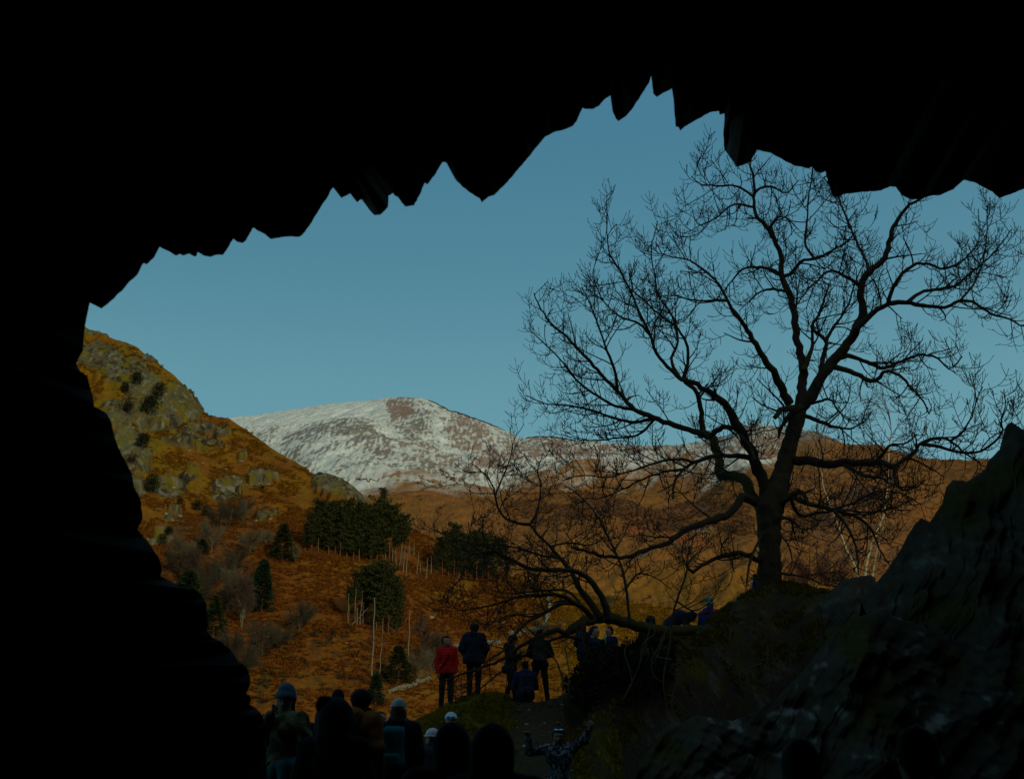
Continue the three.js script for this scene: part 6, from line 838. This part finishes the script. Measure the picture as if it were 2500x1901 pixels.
person({ at: [1487, 1528, 30.2], turn: -1.1, look: [0, 0.25], cell: 0.016, seed: 8, pose: { elL: [0.27, 1.14, 0.02], elR: [-0.27, 1.14, 0.02], wrL: [0.10, 1.18, 0.27], wrR: [-0.10, 1.20, 0.27] }, jacket: { c: [0.010, 0.016, 0.045], puff: 0.03 }, hair: { style: 'short', c: dark }, label: 'person in blue holding a green bottle under the leaning trunk' });
{ const t = at(1476, 1560, 29.75), b = new THREE.LatheGeometry([[0, 0], [0.034, 0], [0.036, 0.02], [0.036, 0.13], [0.028, 0.165], [0.014, 0.19], [0.014, 0.24], [0, 0.24]].map(([x, y]) => new THREE.Vector2(x, y)), 16), g = new THREE.Group(); part(g, 'glass', b, new THREE.MeshPhysicalMaterial({ color: lin(0.02, 0.45, 0.10), roughness: 0.15 })); const c = new THREE.CylinderGeometry(0.016, 0.016, 0.03, 12); c.translate(0, 0.245, 0); part(g, 'cap', c, std(0.6, 0.6, 0.6, 0.4)); g.position.set(t.x, t.y - 0.12, t.z); thing(g, 'bottle', 'small green bottle held under the leaning trunk', 'bottle'); }
person({ at: [1589, 1488, 31], turn: 2.6, cell: 0.016, seed: 9, jacket: { c: black, puff: 0.02 }, hair: { style: 'curly', c: dark, vol: 0.02 }, label: 'dark haired person whose head shows above the leaning trunk' });
person({ at: [1690, 1498, 33.4], turn: 1.35, cell: 0.016, seed: 10, hands: false, fixed: 1.08, base: at(1690, 1498, 33.4).y - 1.22, pose: { pelvis: [0, 0.86, -0.12], hipL: [0.09, 0.80, -0.12], hipR: [-0.09, 0.80, -0.12], kneeL: [0.1, 0.44, -0.04], kneeR: [-0.1, 0.44, -0.04], chest: [0, 1.06, 0.16], neck: [0, 1.08, 0.34], head: [0, 1.04, 0.48], shL: [0.17, 1.06, 0.28], shR: [-0.17, 1.06, 0.28], elL: [0.2, 0.78, 0.34], elR: [-0.2, 0.78, 0.34], wrL: [0.14, 0.58, 0.42], wrR: [-0.14, 0.58, 0.42] }, jacket: { c: [0.014, 0.018, 0.034], puff: 0.03, hem: 0, hood: 'up' }, look: [0, 0.9], label: 'person in a dark hood bending forward beside the mossy slope' });
person({ at: [1733, 1455, 33.2], turn: 2.4, cell: 0.016, seed: 11, jacket: { c: [0.010, 0.030, 0.13], puff: 0.03, hood: 'down', collar: true, pat: (X, Y, Z, c) => { if (Math.abs(Y - 1.47) < 0.022) setc(c, [0.35, 0.02, 0.015]); } }, hat: { c: [0.16, 0.36, 0.30], tall: 0.03 }, label: 'person in a blue jacket and mint green beanie behind the slope' });
person({ at: [1842, 1400, 33.6], turn: -2.3, cell: 0.016, seed: 12, jacket: { c: [0.014, 0.022, 0.055], puff: 0.02, pat: (X, Y, Z, c) => { if (X > 0.2 && Math.abs(Z + 0.02) < 0.03) setc(c, [0.5, 0.5, 0.5]); } }, hair: { style: 'short', c: dark, vol: 0.02 }, label: 'dark haired person partly hidden behind the large tree trunk' });
// --- between the cave and the bank
const S = STAND, camo = (X, Y, Z, c) => { const a = noise3(X * 7, Y * 7, Z * 7), b = noise3(X * 9 + 20, Y * 9, Z * 9 + 7); setc(c, [0.19, 0.17, 0.085]); if (a > 0.12) setc(c, [0.06, 0.072, 0.03]); if (b > 0.16) setc(c, [0.075, 0.045, 0.024]); if (a < -0.22) setc(c, [0.015, 0.015, 0.012]); if (b < -0.25) setc(c, [0.36, 0.32, 0.20]); };
const sp = (k, extra) => person({ at: S[k].slice(0, 3), cell: 0.013, ...extra });
sp('camo', { turn: -0.35, look: [0.25, 0.1], headCell: 0.007, seed: 13, curl: 0.9, skin: [0.30, 0.18, 0.12], pose: { elR: [-0.27, 1.22, 0.14], wrR: [-0.06, 1.48, 0.20], elL: [0.29, 1.16, 0.02], wrL: [0.26, 0.92, 0.10] }, jacket: { c: [0.08, 0.08, 0.05], puff: 0.04, hem: 0.82, collar: true, pat: camo }, trousers: [0.02, 0.02, 0.02], hair: { style: 'long', c: [0.014, 0.011, 0.010], len: 0.22 }, hat: { c: [0.06, 0.14, 0.20], tall: 0.045 }, label: 'person in a camouflage jacket and blue beanie holding a hand to the face',
  extra: (g, { cloth }) => part(g, 'tied_jacket', sdfMesh([capS([-0.2, 0.93, 0.02], [0.2, 0.93, 0.02], 0.13, 0.13, 0.05), capS([-0.16, 0.9, 0.12], [-0.2, 0.60, 0.15], 0.07, 0.08), capS([0.10, 0.95, 0.18], [0.12, 0.74, 0.2], 0.06, 0.045), capS([-0.02, 0.92, 0.16], [-0.10, 0.66, 0.18], 0.06, 0.06)], 0.014, { disp: (X, Y, Z) => noise3(X * 16, Y * 5, Z * 16) * 0.02, col: cloth([0.016, 0.13, 0.15]) }), clothMat) });
sp('crop', { turn: Math.PI, seed: 15, jacket: { c: [0.04, 0.04, 0.042], puff: 0.02, collar: true }, hair: { style: 'short', c: [0.014, 0.012, 0.010] }, label: 'short haired person seen from behind between the beanie and the brown jacket' });
sp('brown', { turn: Math.PI - 0.5, look: [0.3, 0], seed: 16, skin: [0.16, 0.09, 0.06], jacket: { c: [0.25, 0.088, 0.020], puff: 0.05, hood: 'down', collar: true }, hair: { style: 'short', c: [0.010, 0.009, 0.008], vol: 0.012 }, pack: { c: black, c2: [0.10, 0.012, 0.012] }, label: 'person in a rust brown hooded jacket with a dark rucksack' });
sp('grey', { turn: Math.PI - 0.12, seed: 18, jacket: { c: [0.013, 0.014, 0.018], puff: 0.045, hood: 'down' }, hair: { style: 'long', c: [0.09, 0.045, 0.020], len: 0.28 }, hat: { c: [0.46, 0.50, 0.48], tall: 0.01 }, pack: { c: [0.014, 0.14, 0.165], c2: [0.018, 0.165, 0.19], w: 0.12, logo: true }, label: 'person in a grey knitted beanie carrying a teal rucksack' });
sp('face', { turn: 0.2, look: [0.25, 0], headCell: 0.006, seed: 17, beard: [0.06, 0.03, 0.02], jacket: { c: [0.10, 0.12, 0.125], puff: 0.01, collar: true }, hair: { style: 'short', c: [0.025, 0.016, 0.011] }, label: 'bearded person in grey facing the cave behind the teal rucksack' });
sp('white', { turn: -2.0, look: [0, 0.15], seed: 19, jacket: { c: [0.030, 0.030, 0.034], puff: 0.03, collar: true }, hat: { c: [0.62, 0.64, 0.62] }, hair: { style: 'short', c: dark }, label: 'person in a white beanie left of the dark heads' });
sp('shades', { turn: 0.1, look: [-0.1, 0.15], seed: 22, skin: [0.42, 0.25, 0.17], jacket: { c: [0.03, 0.03, 0.035], puff: 0.02 }, hat: { c: [0.55, 0.56, 0.55], tall: -0.02 }, label: 'person with white headwear and mirrored goggles pushed up', extra: (g, { hp }) => { for (const s of [-1, 1]) { const m = new THREE.SphereGeometry(1, 16, 10); m.scale(0.036, 0.026, 0.016); const q = hp(s * 0.037, 0.075, 0.095); m.translate(...q); part(g, 'lens', m, new THREE.MeshStandardMaterial({ color: lin(0.10, 0.55, 0.95), metalness: 0.7, roughness: 0.12 })); } } });
sp('arms', { turn: 0.05, look: [-0.1, 0.1], headCell: 0.006, seed: 23, curl: 1.1, skin: [0.20, 0.11, 0.07], top: 1.762, pose: { shL: [0.19, 1.44, -0.01], shR: [-0.19, 1.44, -0.01], elR: [-0.46, 1.40, 0.03], wrR: [-0.50, 1.60, 0.10], elL: [0.40, 1.58, 0.0], wrL: [0.47, 1.74, 0.06] }, jacket: { c: [0.03, 0.035, 0.04], puff: 0.02, hem: 0.84, collar: true, pat: (X, Y, Z, c) => { const n = 0.7 * noise3(X * 26, Y * 16, Z * 26) + 0.5 * noise3(X * 60, Y * 44, Z * 60) - 0.02; setc(c, n > 0.10 ? [0.17, 0.19, 0.205] : n > -0.02 ? [0.05, 0.07, 0.09] : [0.012, 0.014, 0.018]); } }, hair: { style: 'short', c: dark, vol: 0.012 }, beard: [0.02, 0.015, 0.012], label: 'person in a mottled white and black fleece raising both arms', extra: (g, { hp }) => { for (const s of [-1, 1]) { const m = new THREE.SphereGeometry(1, 16, 10); m.scale(0.038, 0.020, 0.014); m.rotateX(-0.7); m.translate(...hp(s * 0.038, 0.112, 0.066)); part(g, 'lens', m, new THREE.MeshStandardMaterial({ color: lin(0.10, 0.55, 0.95), metalness: 0.7, roughness: 0.12 })); } part(g, 'bridge', sdfMesh([capS(hp(-0.07, 0.112, 0.06), hp(0.07, 0.112, 0.06), 0.006, 0.006)], 0.004, { col: (X, Y, Z, c) => setc(c, black) }), clothMat); } });
sp('cup', { turn: 0.5, look: [-0.4, 0.25], headCell: 0.007, seed: 25, pose: { elR: [-0.25, 1.12, 0.08], wrR: [-0.04, 1.34, 0.22] }, jacket: { c: [0.42, 0.20, 0.045], puff: 0.02, pat: (X, Y, Z, c) => { if (X < -0.06) setc(c, [0.5, 0.52, 0.52]); } }, hair: { style: 'short', c: [0.016, 0.012, 0.010], vol: 0.012 }, label: 'small dark haired person in orange and white right of the camouflage jacket' });
sp('blond', { turn: 0.9, look: [0.2, 0.1], seed: 24, top: 1.2, pose: { ankleL: [0.12, 0.08, 0.2], ankleR: [-0.12, 0.08, -0.22], kneeL: [0.13, 0.46, 0.26], kneeR: [-0.13, 0.10, 0.02], hipL: [0.09, 0.42, -0.08], hipR: [-0.09, 0.42, -0.08], pelvis: [0, 0.47, -0.08], chest: [0, 0.78, -0.03], neck: [0, 0.95, -0.02], head: [0, 1.10, 0.02], shL: [0.17, 0.90, -0.02], shR: [-0.17, 0.90, -0.02], elL: [0.24, 0.68, 0.10], elR: [-0.24, 0.68, 0.10], wrL: [0.12, 0.86, 0.28], wrR: [-0.10, 0.78, 0.28] }, skin: [0.40, 0.24, 0.17], jacket: { c: [0.020, 0.055, 0.13], puff: 0.02, hem: 0.36 }, hair: { style: 'long', c: [0.11, 0.062, 0.028], len: 0.22, vol: 0.01 }, hat: { c: black, tall: -0.02 }, label: 'crouching person with brown hair left of the camouflage jacket' });
// --- dark figures just in front of the viewer
sp('fur', { turn: Math.PI, seed: 14, cell: 0.014, jacket: { c: [0.010, 0.010, 0.011], puff: 0.03, hood: 'down' }, hair: { style: 'long', c: black, vol: 0.045, len: 0.32 }, hat: { c: [0.012, 0.012, 0.013], tall: 0, pom: [0.085, 0.115, -0.03, 0.07] }, label: 'dark person in a pompom beanie seen from behind' });
sp('hairL', { turn: Math.PI + 0.1, seed: 20, jacket: { c: black, puff: 0.05 }, hair: { style: 'long', c: black, vol: 0.018, len: 0.36 }, label: 'left of two dark long haired heads close to the viewer' });
sp('hairR', { turn: Math.PI - 0.1, seed: 21, jacket: { c: black, puff: 0.05 }, hair: { style: 'long', c: black, vol: 0.022, len: 0.36 }, label: 'right of two dark long haired heads close to the viewer' });
sp('headA', { turn: Math.PI, seed: 27, jacket: { c: black, puff: 0.04 }, hair: { style: 'long', c: black, vol: 0.015, len: 0.3 }, label: 'dark head silhouetted against the pale lichen of the rock face' });
sp('headB', { turn: Math.PI + 0.2, seed: 28, jacket: { c: black, puff: 0.04 }, hair: { style: 'short', c: black, vol: 0.01 }, label: 'dark head barely visible at the lower right' });

renderer.render(scene, camera);
